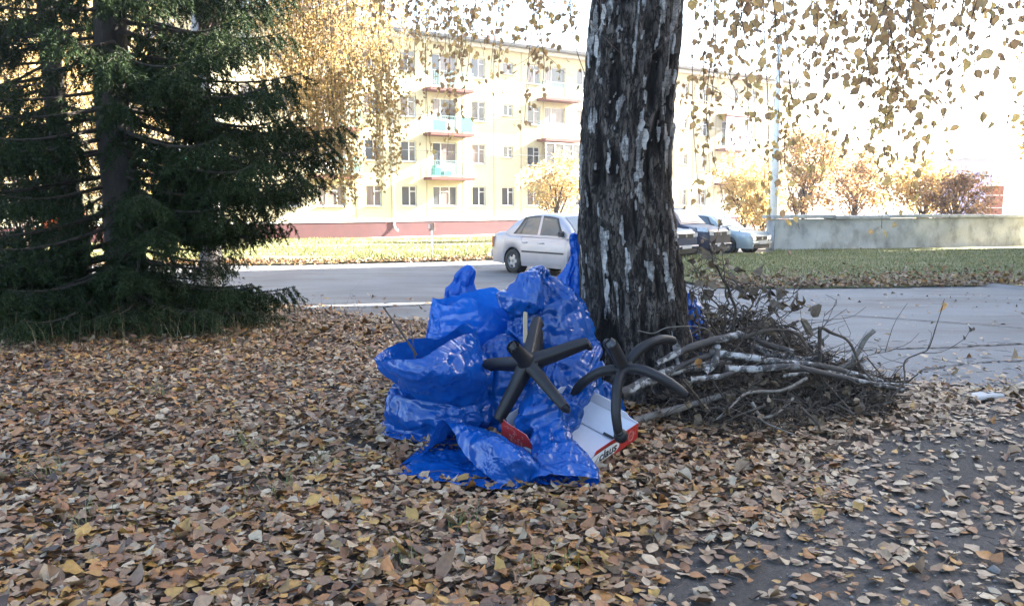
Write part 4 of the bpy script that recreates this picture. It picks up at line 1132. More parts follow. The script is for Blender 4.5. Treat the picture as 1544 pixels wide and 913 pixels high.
# ------------------------------------------------------------------ office chair bases
M['black_plastic'] = simple('black_plastic', (.010, .010, .012), (.018, .018, .021), .5, 9, .2, 160, .003, spec=.3)
M['black_steel'] = simple('black_steel', (.025, .025, .028), (.04, .04, .043), .28, 9, .1, 200, .001, metallic=.4)
def img(v): return np.array([v[0], -v[2], v[1]])          # (right, up, towards viewer) -> world
def chair_base(label, px, py, Y, n, ph, L, droop, style, collen):
    hub = W(px, py, Y)
    n = img(np.array(n)); n /= np.linalg.norm(n)
    e1 = np.cross([0, -1., 0], n); e1 /= np.linalg.norm(e1); e2 = np.cross(n, e1)
    t = thing('office_chair_base', label, 'chair base', hub, group='broken office chair bases')
    O = np.zeros(3)
    # column
    if style == 'box':
        c = MB()
        V, Q, T = tube([O - n * .02, n * .03, n * .05, n * collen], [.045, .045, .034, .031], 24, False); c.add(V, Q)
        V, Q, T = tube([n * collen, n * collen, n * (collen - .03)], [.031, .019, .018], 24, False); c.add(V, Q)
        V, Q, T = tube([n * (collen - .03), n * (collen - .031)], [.018, .001], 24, False); c.add(V, Q)
        for k in range(8):
            a = k * math.pi / 4
            p = n * (collen - .008) + (math.cos(a) * e1 + math.sin(a) * e2) * .025
            c.tube([p - n * .02, p + n * .006], .0035, 6)
        c.mk('column_socket', M['black_plastic'], t, True)
        MB().tube([-n * .03, -n * .02, n * .015, n * .022], [.03, .056, .056, .04], 24).mk('hub', M['black_plastic'], t, True)
    else:
        c = MB()
        V, Q, T = tube([O - n * .01, n * .02, n * collen], [.031, .030, .0285], 28, False); c.add(V, Q)
        V, Q, T = tube([n * collen, n * collen, n * (collen - .06)], [.0285, .0235, .022], 28, False); c.add(V, Q)
        V, Q, T = tube([n * (collen - .06), n * (collen - .061)], [.022, .001], 28, False); c.add(V, Q)
        c.mk('column_tube', M['black_steel'], t, True)
        MB().tube([-n * .045, -n * .03, n * .012, n * .02], [.025, .046, .046, .034], 24).mk('hub', M['black_plastic'], t, True)
    for k in range(5):
        a = math.radians(ph) + k * 2 * math.pi / 5
        d = math.cos(a) * e1 + math.sin(a) * e2
        s = np.cross(n, d)
        if style == 'box':
            P = [d * .035, d * .12 - n * droop * .10 * L / .27, d * L * .8 - n * droop * .75 * L, d * L - n * droop * L]
            P = spline(P, 12)
            g = []
            for i, p in enumerate(P):
                f = i / 11; w = .030 * (1 - f) + .020 * f; h = .036 * (1 - f) + .021 * f
                g.append([p + s * w * x + n * h * y for x, y in ((-1, .55), (-.8, .95), (.8, .95), (1, .55), (1, -.8), (.8, -1), (-.8, -1), (-1, -.8))])
            m = MB(); m.grid(np.array(g), True)
            m.add(np.array(g[-1]), [[0, 1, 2, 7], [2, 3, 4, 7]], [[4, 5, 7], [5, 6, 7]])
            e = m.mk('arm', M['black_plastic'], t, True)
            q = P[-1]
            MB().tube([q - d * .012 + n * .014, q - d * .012 - n * .03, q - d * .012 - n * .045], [.0165, .0165, .013], 16).mk('caster_socket', M['black_plastic'], e, True)
        else:
            P = spline([d * .02 - n * .004, d * L * .4 + n * .012, d * L * .78 - n * .03, d * L * .97 - n * .085, d * L * 1.0 - n * .105], 16)
            m = MB().tube(P, np.linspace(.0245, .0195, 16), 16)
            e = m.mk('arm', M['black_plastic'], t, True)
            if k == 0:
                q = P[-1] - n * .028
                th_, ph_ = np.meshgrid(np.linspace(.05, math.pi - .05, 12), np.arange(18) * 2 * math.pi / 18, indexing='ij')
                sp_ = np.stack([np.sin(th_) * np.cos(ph_), np.sin(th_) * np.sin(ph_), np.cos(th_)], -1) * .032 + q
                MB().grid(sp_, True).mk('caster_ball', M['black_plastic'], e, True)
                MB().tube([P[-1] + n * .01, P[-1] - n * .012], .021, 16).mk('caster_collar', M['black_steel'], e, True)
    return t
chair_base('black five armed chair base with a thick ribbed socket lying on the blue bags', 797, 548, 3.58, (-.469, .625, .625), 24, .285, .2, 'box', .155)
chair_base('black five armed chair base with curved tube arms leaning against the trunk', 940, 553, 3.52, (-.414, .751, .514), 56, .28, .2, 'tube', .165)

# ------------------------------------------------------------------ red and white carton tray
M['carton_red'] = simple('carton_red', (.42, .028, .022), (.36, .024, .02), .5, 10, .1, 120, .001)
M['carton_white'] = simple('carton_white', (.6, .6, .66), (.55, .55, .6), .6, 6, .1, 60, .002)
M['carton_fold'] = simple('carton_edge', (.45, .33, .22), None, .8)
M['print_pale'] = simple('carton_pale_print', (.6, .26, .22), None, .55)
M['print_black'] = simple('carton_black_print', (.02, .02, .022), None, .5)
M['print_white'] = simple('carton_white_print', (.75, .75, .74), None, .5)
c0 = W(863, 727, 3.27); cR = W(960, 660, 3.56); cL = W(756, 664, 3.56)
a_ = cR - c0; b_ = cL - c0; la, lb = np.linalg.norm(a_), np.linalg.norm(b_)
ea = a_ / la; eb = b_ - ea * (b_ @ ea); eb /= np.linalg.norm(eb); ez = np.cross(ea, eb); HT = .085
t = thing('carton', 'open red and white cardboard fruit carton under the drooping bag', 'carton', c0)
def cb(u, v, w): return ea * u + eb * v + ez * w
def plate(name, mat, quad, th, parent, nrm=None):
    q = np.array(quad); n = np.cross(q[1] - q[0], q[2] - q[0]); n /= np.linalg.norm(n); m = len(q)
    V = np.concatenate([q, q - n * th])
    i = np.arange(m); j = (i + 1) % m
    b = bpy.data.meshes.new(name)
    b.from_pydata([tuple(x) for x in V], [], [tuple(i), tuple(m + i[::-1])] + [(int(k), int(m + k), int(m + l), int(l)) for k, l in zip(i, j)])
    b.materials.append(mat)
    o = bpy.data.objects.new(name, b); COL.objects.link(o); o.parent = parent
    return o
plate('bottom_panel', M['carton_white'], [cb(0, 0, .006), cb(la, 0, .006), cb(la, lb, .006), cb(0, lb, .006)], .004, t)
# front right wall (red outside, white inside), with stepped top edge
top = [(0, .055), (.12 * la, .055), (.16 * la, .062), (.30 * la, .062), (.34 * la, HT), (la * .72, HT), (la, HT)]
fr = plate('side_panel', M['carton_red'], [cb(0, -.004, 0), cb(la, -.004, 0)] + [cb(u, -.004, z) for u, z in top[::-1]], .003, t)
plate('liner_panel', M['carton_white'], [cb(.003, .0012, .006)] + [cb(max(.003, u - .002), .0012, z - .001) for u, z in top] + [cb(la - .003, .0012, .006)], .0025, t)
topl = [(0, .05), (.30 * lb, .05), (.42 * lb, .075), (.5 * lb, .09), (.6 * lb, .095), (.64 * lb, .11), (.92 * lb, .115), (lb, .125)]
lf = plate('side_panel', M['carton_red'], [cb(-.004, lb, 0), cb(-.004, 0, 0)] + [cb(-.004, v, z) for v, z in topl], .003, t)
plate('liner_panel', M['carton_white'], [cb(.0012, 0, .006)] + [cb(.0012, lb, .006)] + [cb(.0012, v, z - .001) for v, z in topl[::-1]], .0025, t)
plate('side_panel', M['carton_white'], [cb(0, lb + .003, 0)] + [cb(u, lb + .003, z) for u, z in ((0, .12), (la * .35, .125), (la * .4, .10), (la * .5, .10), (la * .54, .05), (la * .72, .05), (la * .76, .09), (la * .9, .105), (la, .09))] + [cb(la, lb + .003, 0)], .003, t)
plate('end_flap', M['carton_white'], [cb(la + .002, 0, .0)] + [cb(la + .002 + .0, v, z) for v, z in ((0, HT), (.12 * lb, .09), (.15 * lb, .105), (.32 * lb, .11), (.36 * lb, .13), (.6 * lb, .13), (.64 * lb, .1), (lb, .1))] + [cb(la + .002, lb, 0)], .003, t)
# inner folded flap with slots
plate('inner_flap', M['carton_white'], [cb(la * .78, .02, .012), cb(la * .995, .004, .078), cb(la * .995, lb * .96, .07), cb(la * .78, lb * .96, .012)], .003, t)
for v in (.12, .62): plate('fold_slot', M['print_black'], [cb(la * .775, lb * v, .0135), cb(la * .80, lb * v, .0205), cb(la * .80, lb * (v + .16), .0205), cb(la * .775, lb * (v + .16), .0135)], .001, t)
# print: white oval with the name on the front wall, on the left wall, and pale line drawings
def oval(name, parent, o3, ex, ey, rx, ry, mat, n=28, sup=.55):
    a = np.arange(n) * 2 * math.pi / n
    return plate(name, mat, [o3 + ex * (math.copysign(abs(math.cos(x)) ** sup, math.cos(x)) * rx) + ey * (math.copysign(abs(math.sin(x)) ** .8, math.sin(x)) * ry) for x in a], .0006, parent)
def text(s, parent, o3, ex, ey, size, mat, name='lettering', shear=.2):
    cu = bpy.data.curves.new(name, 'FONT'); cu.body = s; cu.size = size; cu.extrude = .0006; cu.shear = shear; cu.offset = size * .018
    cu.align_x = 'CENTER'; cu.align_y = 'CENTER'; cu.materials.append(mat)
    tmp = bpy.data.objects.new(name, cu); COL.objects.link(tmp)
    me = bpy.data.meshes.new_from_object(tmp.evaluated_get(bpy.context.evaluated_depsgraph_get()))
    bpy.data.objects.remove(tmp)
    o = bpy.data.objects.new(name, me); COL.objects.link(o); o.parent = parent
    n = np.cross(ex, ey)
    o.matrix_local = Matrix((Vector(ex), Vector(ey), Vector(n))).transposed().to_4x4(); o.location = Vector(o3)
    return o
nF = np.cross(ea, ez)
oF = cb(la * .44, -.0052, .040)
oval('oval_print', fr, oF, ea, ez, .115, .030, M['print_black']); oval('oval_print', fr, oF - eb * .0008, ea, ez, .112, .028, M['print_white'])
text('claus', fr, oF - eb * .0016 + ea * .03, ea, ez, .062, M['print_black'])
oL = cb(-.0052, lb * .42, .028)
oval('oval_print', lf, oL, -eb, ez, .115, .026, M['print_black']); oval('oval_print', lf, oL - ea * .0008, -eb, ez, .112, .024, M['print_white'])
text('claus', lf, oL - ea * .0016 - eb * .0, -eb, ez, .055, M['print_black'])
rs = np.random.default_rng(2)
ln = MB()
for k in range(26):
    v, z = lb * rs.uniform(.68, .95), rs.uniform(.025, .1)
    q = np.array([[-.0056, v + .006 * math.cos(a) * rs.uniform(.6, 1.3), z + .006 * math.sin(a) * rs.uniform(.6, 1.3)] for a in np.linspace(0, rs.uniform(2, 6), 7)])
    ln.tube([cb(*p) for p in q], .0007, 4, False)
ln.mk('line_drawing', M['print_pale'], lf, kind='stuff')
ln = MB()
for r in (.028, .022):
    ln.tube([cb(la * .88 + r * .75 * math.cos(a), -.0052, .042 + r * math.sin(a)) for a in np.linspace(0, 2 * math.pi, 25)], .0009, 4, False)
for k in range(6): ln.tube([cb(la * .86 + .008 * k, -.0052, .03 + rs.uniform(0, .01)), cb(la * .86 + .008 * k + .004, -.0052, .05 + rs.uniform(0, .01))], .0008, 4, False)
ln.mk('round_emblem', M['print_pale'], fr, kind='stuff')

# ------------------------------------------------------------------ felled branches
def tlog():
    t = NT('birch_log_bark'); co = t.coord()
    band = t.noise(t.coord('Object', (22, 22, 22)), 1.0, 6, .7)
    w = t.ramp(t.noise(co, 40, 6, .7), [(.3, (.16, .15, .145)), (.65, (.42, .405, .39))])
    c = t.mix(t.ramp(band, [(.48, 1.0), (.55, 0.0)]), w, (.04, .035, .033))
    c = t.mix(t.ramp(t.attr('dark'), [(.35, 0.0), (.6, 1.0)]), c, (.05, .042, .038))
    return t.fin(c, .75, t.bump(t.noise(co, 60, 6, .7), .6, .006))
M['log'] = tlog()
M['cut_wood'] = simple('cut_wood', (.3, .2, .12), (.16, .1, .06), .8, 30, .4, 60)
M['dark_branch'] = simple('dark_branch', (.028, .02, .016), (.085, .064, .048), .85, 25, .6, 60)
M['grey_branch'] = simple('grey_branch', (.10, .083, .07), (.2, .175, .15), .8, 25, .6, 60)
def branch(name, label, pts, r0, r1, mat, seed, cat='branch', group='felled branches piled beside the birch', knots=.12, side=0, ends=True, n=None):
    rs = np.random.default_rng(seed)
    P = np.array([W(*p) for p in pts])
    n = n or max(14, int(np.linalg.norm(np.diff(P, axis=0), axis=1).sum() * 60))
    P = spline(P, n)
    base = P[0].copy()
    R = np.linspace(r0, r1, n) * (1 + knots * fbm(np.column_stack([np.arange(n) * .45, np.zeros(n), np.zeros(n)]), 2, seed))
    V, Q, T = tube(P, R, 12)
    k = len(V) - 2
    bump_ = fbm(V[:k] * 30, 2, seed)[:, None] * .08
    V[:k] += (V[:k] - np.repeat(P, 12, 0)) * bump_
    dk = np.clip(fbm(np.column_stack([np.repeat(np.arange(n) * .16, 12), np.zeros(k), np.zeros(k)]), 2, seed + 3) * .8 + .2 + .35 * np.repeat(np.linspace(-.6, 1, n), 12), 0, 1)
    t = thing(name, label, cat, base, group=group)
    mk('wood', V, [Q, T[:0]] if False else [Q], mat, t, True, {'dark': np.concatenate([dk, [0, 0]])}, base)
    if ends:
        for e, s_ in ((0, -1), (-1, 1)):
            d = P[e] - P[1 if e == 0 else -2]; d /= np.linalg.norm(d)
            MB().tube([P[e] - d * .004, P[e] + d * .004], R[e] * .985, 12).mk('cut_end', M['cut_wood'], t)
    sb = MB(); c = 0
    for q in range(side):
        i = rs.integers(int(n * .2), n - 1); d = rs.normal(0, 1, 3); d[2] = abs(d[2]) * .7; d /= np.linalg.norm(d); L = rs.uniform(.06, .28)
        sb.tube(spline([P[i], P[i] + d * L * .5 + rs.normal(0, .02, 3), P[i] + d * L + rs.normal(0, .04, 3)], 6), np.linspace(max(.002, R[i] * .3), .001, 6), 5, False); c += 1
    if c: sb.mk('side_twigs', M['dark_branch'], t, True, base, 'stuff')
    return t
branch('birch_log', 'white barked birch log with its open cut end facing left, nearest the chair base', [(936, 594, 3.95), (968, 578, 4.02), (1010, 560, 4.12), (1060, 552, 4.25), (1100, 548, 4.35)], 0.0288, 0.0230, M['log'], 301)
branch('birch_log', 'slanting white birch branch with a pale tip rising behind the right chair base', [(990, 548, 4.08), (1030, 528, 4.15), (1072, 514, 4.22), (1115, 505, 4.3)], 0.0154, 0.0230, M['log'], 302)
branch('birch_log', 'longest pale birch pole lying on top of the pile', [(1068, 532, 4.2), (1120, 538, 4.2), (1180, 546, 4.22), (1245, 553, 4.28), (1330, 575, 4.36)], 0.0230, 0.0145, M['log'], 303, side=5)
branch('birch_log', 'white birch pole just beneath the longest pole', [(1092, 556, 4.12), (1140, 556, 4.12), (1195, 553, 4.15), (1260, 566, 4.2), (1362, 588, 4.3)], 0.0212, 0.0116, M['log'], 304, side=6)
branch('birch_log', 'short birch stub pointing up between the poles', [(1062, 562, 4.1), (1078, 545, 4.15), (1082, 522, 4.22)], 0.0212, 0.0173, M['log'], 305)
branch('birch_log', 'thick grey birch log with a dark cut end at the back of the pile', [(1130, 522, 4.6), (1180, 538, 4.55), (1222, 545, 4.5), (1240, 540, 4.45)], 0.0212, 0.0327, M['log'], 306)
branch('birch_log', 'brown birch log lying low on the leaves right of the carton', [(955, 634, 3.98), (1000, 622, 4.02), (1050, 608, 4.1), (1110, 590, 4.2)], .022, .017, M['grey_branch'], 307)
branch('bent_branch', 'forked grey branch with pale twigs lying at the front of the pile', [(1216, 570, 4.15), (1180, 588, 4.05), (1128, 592, 4.0), (1100, 615, 3.9), (1080, 632, 3.86)], .010, .004, M['grey_branch'], 308, side=5, ends=False)
branch('bent_branch', 'pale crooked branch lying lowest at the front of the pile', [(1196, 600, 4.0), (1172, 622, 3.9), (1148, 628, 3.86), (1134, 606, 3.92)], .007, .008, M['grey_branch'], 309, side=3, ends=False)
branch('bent_branch', 'thin pale stick on the leaves below the crooked branch', [(1142, 628, 3.86), (1160, 640, 3.82), (1198, 655, 3.76)], .006, .004, M['grey_branch'], 310, ends=False)
branch('bent_branch', 'hooked grey branch rising at the right end of the pile', [(1262, 556, 4.45), (1285, 545, 4.45), (1304, 512, 4.45), (1318, 498, 4.45)], .012, .014, M['grey_branch'], 311, side=2)
branch('bent_branch', 'upright knobbly dark stub with a crooked twig arching right', [(1236, 545, 4.4), (1236, 515, 4.4), (1238, 495, 4.4), (1255, 502, 4.4), (1280, 515, 4.38), (1300, 555, 4.32), (1322, 578, 4.28)], .012, .005, M['dark_branch'], 312, side=4, ends=False)
branch('bent_branch', 'dark arching branch curving down over the middle of the pile', [(1110, 512, 4.4), (1160, 498, 4.42), (1200, 502, 4.42), (1215, 520, 4.4), (1222, 528, 4.4)], .012, .008, M['dark_branch'], 313, side=4, ends=False)
branch('bent_branch', 'dark straight rod slanting from the log end down to the leaves', [(1222, 552, 4.3), (1250, 582, 4.2), (1285, 622, 4.05)], .008, .005, M['dark_branch'], 314, ends=False)
branch('bent_branch', 'thin grey twig lying across the trunk foot', [(962, 498, 4.42), (985, 502, 4.42), (1010, 493, 4.42), (1060, 494, 4.5), (1085, 515, 4.5)], .003, .004, M['grey_branch'], 315, ends=False)
# the fine twig with a single leaf at its tip
tb = branch('leafy_twig', 'tall thin twig right of the pile with one brown leaf at its tip', [(1330, 610, 4.2), (1362, 578, 4.25), (1364, 545, 4.3), (1385, 533, 4.3), (1400, 525, 4.3), (1412, 490, 4.3), (1421, 462, 4.3), (1424, 450, 4.3)], .0055, .0014, M['dark_branch'], 316, 'twig', None, side=0, ends=False)
o0 = np.array(tb.location)
q = MB()
for pts, r in (([(1390, 532, 4.3), (1420, 530, 4.3), (1452, 512, 4.28), (1462, 498, 4.28)], .0025), ([(1398, 527, 4.3), (1405, 505, 4.32), (1400, 497, 4.33)], .0018), ([(1364, 548, 4.3), (1335, 540, 4.32), (1322, 530, 4.33)], .002), ([(1405, 540, 4.28), (1440, 546, 4.25)], .0018)):
    q.tube(spline([W(*p) - o0 for p in pts], 10), np.linspace(r, r * .4, 10), 5, False)
q.mk('side_twigs', M['dark_branch'], tb, True, kind='stuff')
for (p, d, s, r) in (((1421, 455, 4.3), (0, -.2, -1), .055, .4), ((1461, 500, 4.28), (.3, 0, 1), .03, .2), ((1464, 497, 4.28), (1, 0, .6), .03, .2), ((1452, 512, 4.28), (.4, 0, 1), .025, .2)):
    V, F, a = leaves((W(*p) - o0)[None], np.array([d], float), np.array([[.2, -1., .1]]), np.array([s]), np.array([r]), .35, 3)
    mk('leaf', V, F, M['dry_leaf' if s < .05 else 'hang_leaf'], tb, False, a)
for k, (pts, r0, r1, lab) in enumerate((
        ([(1002, 566, 4.1), (1040, 545, 4.15), (1072, 535, 4.2)], .012, .016, 'thin birch stick with peeling bark under the slanting branch'),
        ([(1180, 566, 4.18), (1250, 560, 4.25), (1300, 574, 4.3), (1372, 580, 4.36)], .010, .005, 'thin grey birch stick poking farthest right from the pile'),
        ([(1040, 572, 4.02), (1090, 566, 4.08), (1122, 552, 4.15)], .014, .012, 'stubby peeling birch stick at the left front of the pile'),
        ([(1110, 500, 4.5), (1150, 516, 4.45), (1196, 530, 4.4)], .010, .014, 'grey birch stick slanting down at the back of the pile'))):
    branch('birch_stick', lab, pts, r0, r1, M['log'], 340 + k, 'stick', 'thin birch sticks in the pile', side=3)
# upright dry shrub top with curled leaves
rs = np.random.default_rng(41)
b0 = W(1085, 505, 4.6)
sh = thing('dry_shrub_top', 'upright bunch of dry stems with curled dark leaves beside the trunk', 'dry branch', b0)
st = MB(); LP = []
for pts, r in (([(1100, 520, 4.6), (1108, 470, 4.6), (1090, 420, 4.6), (1076, 390, 4.6), (1078, 372, 4.6)], .011), ([(1090, 520, 4.6), (1096, 460, 4.55), (1092, 415, 4.55), (1090, 392, 4.55)], .008), ([(1085, 510, 4.65), (1064, 470, 4.65), (1062, 440, 4.65), (1050, 415, 4.65), (1044, 398, 4.65)], .005),
               ([(1100, 500, 4.6), (1130, 470, 4.55), (1150, 448, 4.5), (1162, 438, 4.5)], .006), ([(1105, 505, 4.6), (1150, 480, 4.5), (1185, 455, 4.45), (1205, 437, 4.45)], .005), ([(1105, 515, 4.6), (1150, 500, 4.5), (1190, 470, 4.45), (1215, 460, 4.45)], .005), ([(1095, 470, 4.6), (1070, 445, 4.65), (1042, 440, 4.7), (1036, 425, 4.7)], .004), ([(1100, 440, 4.6), (1130, 425, 4.55), (1140, 430, 4.52)], .005), ([(1098, 480, 4.6), (1075, 480, 4.6), (1055, 465, 4.6)], .005)):
    Q_ = spline([W(*p) - b0 for p in pts], 18) + rs.normal(0, .006, (18, 3))
    st.tube(Q_, np.linspace(r, r * .25, 18), 6, False)
    for k in range(16):
        i = rs.integers(4, 18); d = rs.normal(0, 1, 3); d /= np.linalg.norm(d); L = rs.uniform(.03, .13)
        e = Q_[i] + d * L; st.tube(spline([Q_[i], Q_[i] + d * L * .6 + rs.normal(0, .012, 3), e], 5), np.linspace(.0025, .001, 5), 4, False)
        if rs.random() < .62: LP.append((e, d + [0, 0, -.3], rs.normal(0, 1, 3), rs.uniform(.03, .075)))
st.mk('stems', M['dark_branch'], sh, True)
P, D, Nn, s = [np.array(x) for x in zip(*LP)]
for k in range(len(P)):
    V, F, a = leaves(P[k:k + 1], D[k:k + 1], Nn[k:k + 1], s[k:k + 1], rs.random(1), .75, 50 + k)
    mk('leaf', V, F, M['dry_leaf'], sh, False, a)
# a few more upright stems standing out of the heap
for k, (pts, r) in enumerate((([(1060, 540, 4.4), (1052, 480, 4.45), (1044, 430, 4.5)], .005), ([(1130, 540, 4.35), (1146, 490, 4.35), (1180, 462, 4.35)], .005), ([(1165, 545, 4.3), (1180, 505, 4.3), (1172, 470, 4.3)], .004), ([(1210, 555, 4.3), (1232, 525, 4.3), (1244, 470, 4.3)], .003), ([(1080, 560, 4.2), (1120, 512, 4.2), (1128, 475, 4.2)], .006), ([(1270, 575, 4.25), (1300, 540, 4.25), (1345, 528, 4.25)], .0035))):
    branch('upright_twig', ('dry stem rising left of the shrub top', 'dry stem leaning right over the asphalt', 'short dry stem behind the longest pole', 'thinnest dry stem beside the knobbly stub', 'thick dry stem before the shrub top', 'low dry stem reaching right past the hooked branch')[k], pts, r, r * .4, M['dark_branch'], 360 + k, 'twig', 'upright dry stems in the pile', side=7, ends=False)
# fine brushwood filling the heap
bw = MB(); LP = []
for k in range(2500):
    u_ = rs.random()
    px = 990 + 370 * rs.beta(1.5, 1.9)
    topy = np.interp(px, [990, 1060, 1120, 1200, 1260, 1330, 1380], [560, 485, 462, 500, 542, 570, 592])
    boty = np.interp(px, [990, 1060, 1150, 1250, 1330, 1380], [625, 645, 655, 640, 625, 612])
    py = topy + (boty - topy) * rs.random() ** .8
    Y = np.clip(1.15 * 1200 / (boty - 305) + (boty - py) / 110 * .7 + rs.normal(0, .12), 3.75, 5)
    c = W(px, py, Y); c[2] = max(c[2], .02)
    yaw = rs.normal(0, .9) + (math.pi if rs.random() < .4 else 0); L = rs.uniform(.06, .34)
    d = np.array([math.cos(yaw), math.sin(yaw) * .7, rs.normal(0, .45)])
    P = spline([c - d * L / 2, c + rs.normal(0, .03, 3), c + d * L / 2 + rs.normal(0, .03, 3)], 7); P[:, 2] = np.maximum(P[:, 2], .012)
    r = rs.choice([.002, .003, .0045, .008], p=[.36, .34, .2, .1])
    bw.tube(P, np.linspace(r, r * .5, 7), 4, False)
    for j in range(rs.integers(0, 3)):
        i = rs.integers(1, 6); e = P[i] + rs.normal(0, .05, 3); e[2] = max(e[2], .01)
        bw.tube([P[i], (P[i] + e) / 2 + rs.normal(0, .008, 3), e], [r * .6, r * .5, r * .3], 3, False)
    if rs.random() < .7: LP.append((P[rs.integers(1, 6)], rs.normal(0, 1, 3), rs.normal(0, 1, 3), rs.uniform(.02, .06)))
tag(bw.mk('brushwood', M['dark_branch'], smooth=True), 'tangle of fine dry twigs filling the branch pile', 'brushwood', kind='stuff')
P, D, Nn, s = [np.array(x) for x in zip(*LP)]
V, F, a = leaves(P, D, Nn, s, rs.random(len(P)), .6, 77)
tag(mk('dry_leaves', V, F, M['dry_leaf'], attrs=a, smooth=False), 'small curled dry leaves caught in the branch pile', 'dry leaves', kind='stuff')
# sticks, slat, paper, single leaves
tw_ = branch('thin_stick', 'longer of two thin sticks poking out of the open collar of the left bag', [(628, 535, 3.78), (602, 496, 3.8), (578, 463, 3.82)], .0055, .004, M['dark_branch'], 330, 'stick', 'sticks in the bag', ends=False)
branch('thin_stick', 'shorter upright stick poking out of the open collar of the left bag', [(626, 540, 3.76), (622, 510, 3.78), (618, 484, 3.8)], .0028, .002, M['dark_branch'], 331, 'stick', 'sticks in the bag', ends=False)
c = W(792, 484, 3.96)
s_ = thing('wood_slat', 'short pale wooden slat standing among the bags above the left chair base', 'slat', c)
MB().box((0, 0, 0), (.020, .012, .22), .2, .002).mk('board', simple('raw_wood', (.5, .42, .3), (.42, .33, .22), .7, 12, .2, 40, sc=(4, 4, .5)), s_)
c = W(810, 520, 4.0)
s_ = thing('dark_board', 'dark grey board end standing behind the left chair base', 'board', c)
MB().box((0, 0, -.02), (.055, .03, .2), .3, .004).mk('board', M['black_plastic'], s_)
c = G(1482, 600)
s_ = thing('kerb_slab', 'pale flat stone slab lying at the edge of the road', 'slab', c)
MB().box((0, 0, .012), (.24, .1, .03), .35, .008).mk('stone', simple('pale_stone', (.42, .41, .4), (.34, .33, .32), .9, 9, .5, 40), s_)
for (p, d, nn, s, lab, mm) in (((632, 722, 3.17), (.6, .2, .55), (-.3, -1, .5), .055, 'single beige leaf stuck on the front bag near its left corner', .1), ((1052, 540, 4.08), (.3, 0, -1), (.1, -1, .25), .06, 'orange leaf stuck upright between the birch logs', .75)):
    V, F, a = leaves(np.zeros((1, 3)), np.array([d], float), np.array([nn], float), np.array([s]), np.array([mm]), .25, 5)
    o = mk('leaf', V, F, M['litter'], None, False, a); o.location = W(*p); tag(o, lab, 'leaf')
# little sticks in the litter
sk = MB()
for k in range(900):
    y = rs.uniform(1.9, 7); x = rs.uniform(-.68 * y, .68 * y); L = rs.uniform(.03, .16); a = rs.uniform(0, 6.28)
    p = np.array([x, y, gz(y) + .012 + .02 * rs.random()]); d = np.array([math.cos(a), math.sin(a), rs.normal(0, .06)]) * L / 2
    sk.tube([p - d, p + [rs.normal(0, .006), rs.normal(0, .006), .004], p + d], [.0016, .0016, .0009], 4, False)
tag(sk.mk('litter_twigs', M['twig']), 'thin dark twigs scattered among the fallen leaves', 'twigs', kind='stuff')

# grit and small stones on the trodden path
n = 3200
q = np.column_stack([rs.uniform(.1, 3.6, n), rs.uniform(1.9, 4.8, n)]); q = q[(path_edge(q[:, 0]) - q[:, 1] > -.15)]; n = len(q)
s = rs.lognormal(math.log(.004), .5, n)
O8 = np.array([[1, 0, 0], [0, 1, 0], [-1, 0, 0], [0, -1, 0], [0, 0, .7], [0, 0, -.7]], float)
OT = np.array([[0, 1, 4], [1, 2, 4], [2, 3, 4], [3, 0, 4], [1, 0, 5], [2, 1, 5], [3, 2, 5], [0, 3, 5]])
V = (O8[None] * (1 + rs.normal(0, .25, (n, 6, 3)))) * s[:, None, None] + np.column_stack([q, gz(q[:, 1]) + .001])[:, None]
tag(mk('grit', V.reshape(-1, 3), (OT[None] + (np.arange(n) * 6)[:, None, None]).reshape(-1, 3), simple('grit_stone', (.13, .12, .115), (.22, .21, .2), .9, 60)), 'small grit stones on the trodden path', 'grit', kind='stuff')
# ------------------------------------------------------------------ distant trees, wall, pole, sign
def leafy_tree(name, label, base, h, crown, nclump, nleaf, lsize, mat, seed, group=None, trunk=.12, z0=.35, clump=.16):
    """trunk, limbs to every clump, and small leaves spread through the clumps; crown = (rx, ry, rz) about the crown's middle"""
    rs = np.random.default_rng(seed)
    base = np.asarray(base, float)
    t = thing(name, label, 'tree' if name.endswith('tree') else 'shrub', base, group=group)
    cm = base + [0, 0, h * (1 + z0) / 2]
    d = rs.normal(0, 1, (nclump, 3)); d /= np.linalg.norm(d, axis=1)[:, None]
    C = cm + d * (rs.random((nclump, 1)) ** .45) * np.array(crown)
    k = MB()
    top = base + [rs.normal(0, .1), rs.normal(0, .1), h * .85]
    ax = spline([base - [0, 0, .1], base * .6 + top * .4 + [.06, 0, 0], top], 12)
    k.tube(ax, np.linspace(trunk, trunk * .2, 12), 8)
    k.mk('trunk', M['twig'], t, True, base)
    lb = MB()
    for c in C:
        f = np.clip((c[2] - base[2]) / h - .3, .12, .8); j = int(f * 11)
        lb.tube(spline([ax[j], (ax[j] + c) / 2 + [0, 0, .08 * h * .3], c], 6), np.linspace(trunk * .3, .008, 6), 4, False)
    lb.mk('limbs', M['twig'], t, True, base, kind='stuff')
    w = rs.uniform(.4, 1.4, nclump); i = rs.choice(nclump, nleaf, p=w / w.sum())
    P = C[i] + rs.normal(0, clump, (nleaf, 3)) * np.array(crown) * [1, 1, .8]
    P[:, 2] = np.maximum(P[:, 2], base[2] + .05)
    V, F, a = leaves(P, rs.normal(0, 1, (nleaf, 3)) - [0, 0, .4], rs.normal(0, 1, (nleaf, 3)), lsize * rs.uniform(.7, 1.3, nleaf), np.clip(rs.normal(.5, .25, nleaf) + .25 * (w[i] - .9), 0, 1), .3, seed + 1)
    mk('crown', V, F, mat, t, False, a, base, 'stuff')
    return t
def on(px, Y, dz=0.0):
    p = W(px, 300, Y); p[2] = float(gz(Y)) + dz
    return p
g = 'autumn trees beyond the wall'
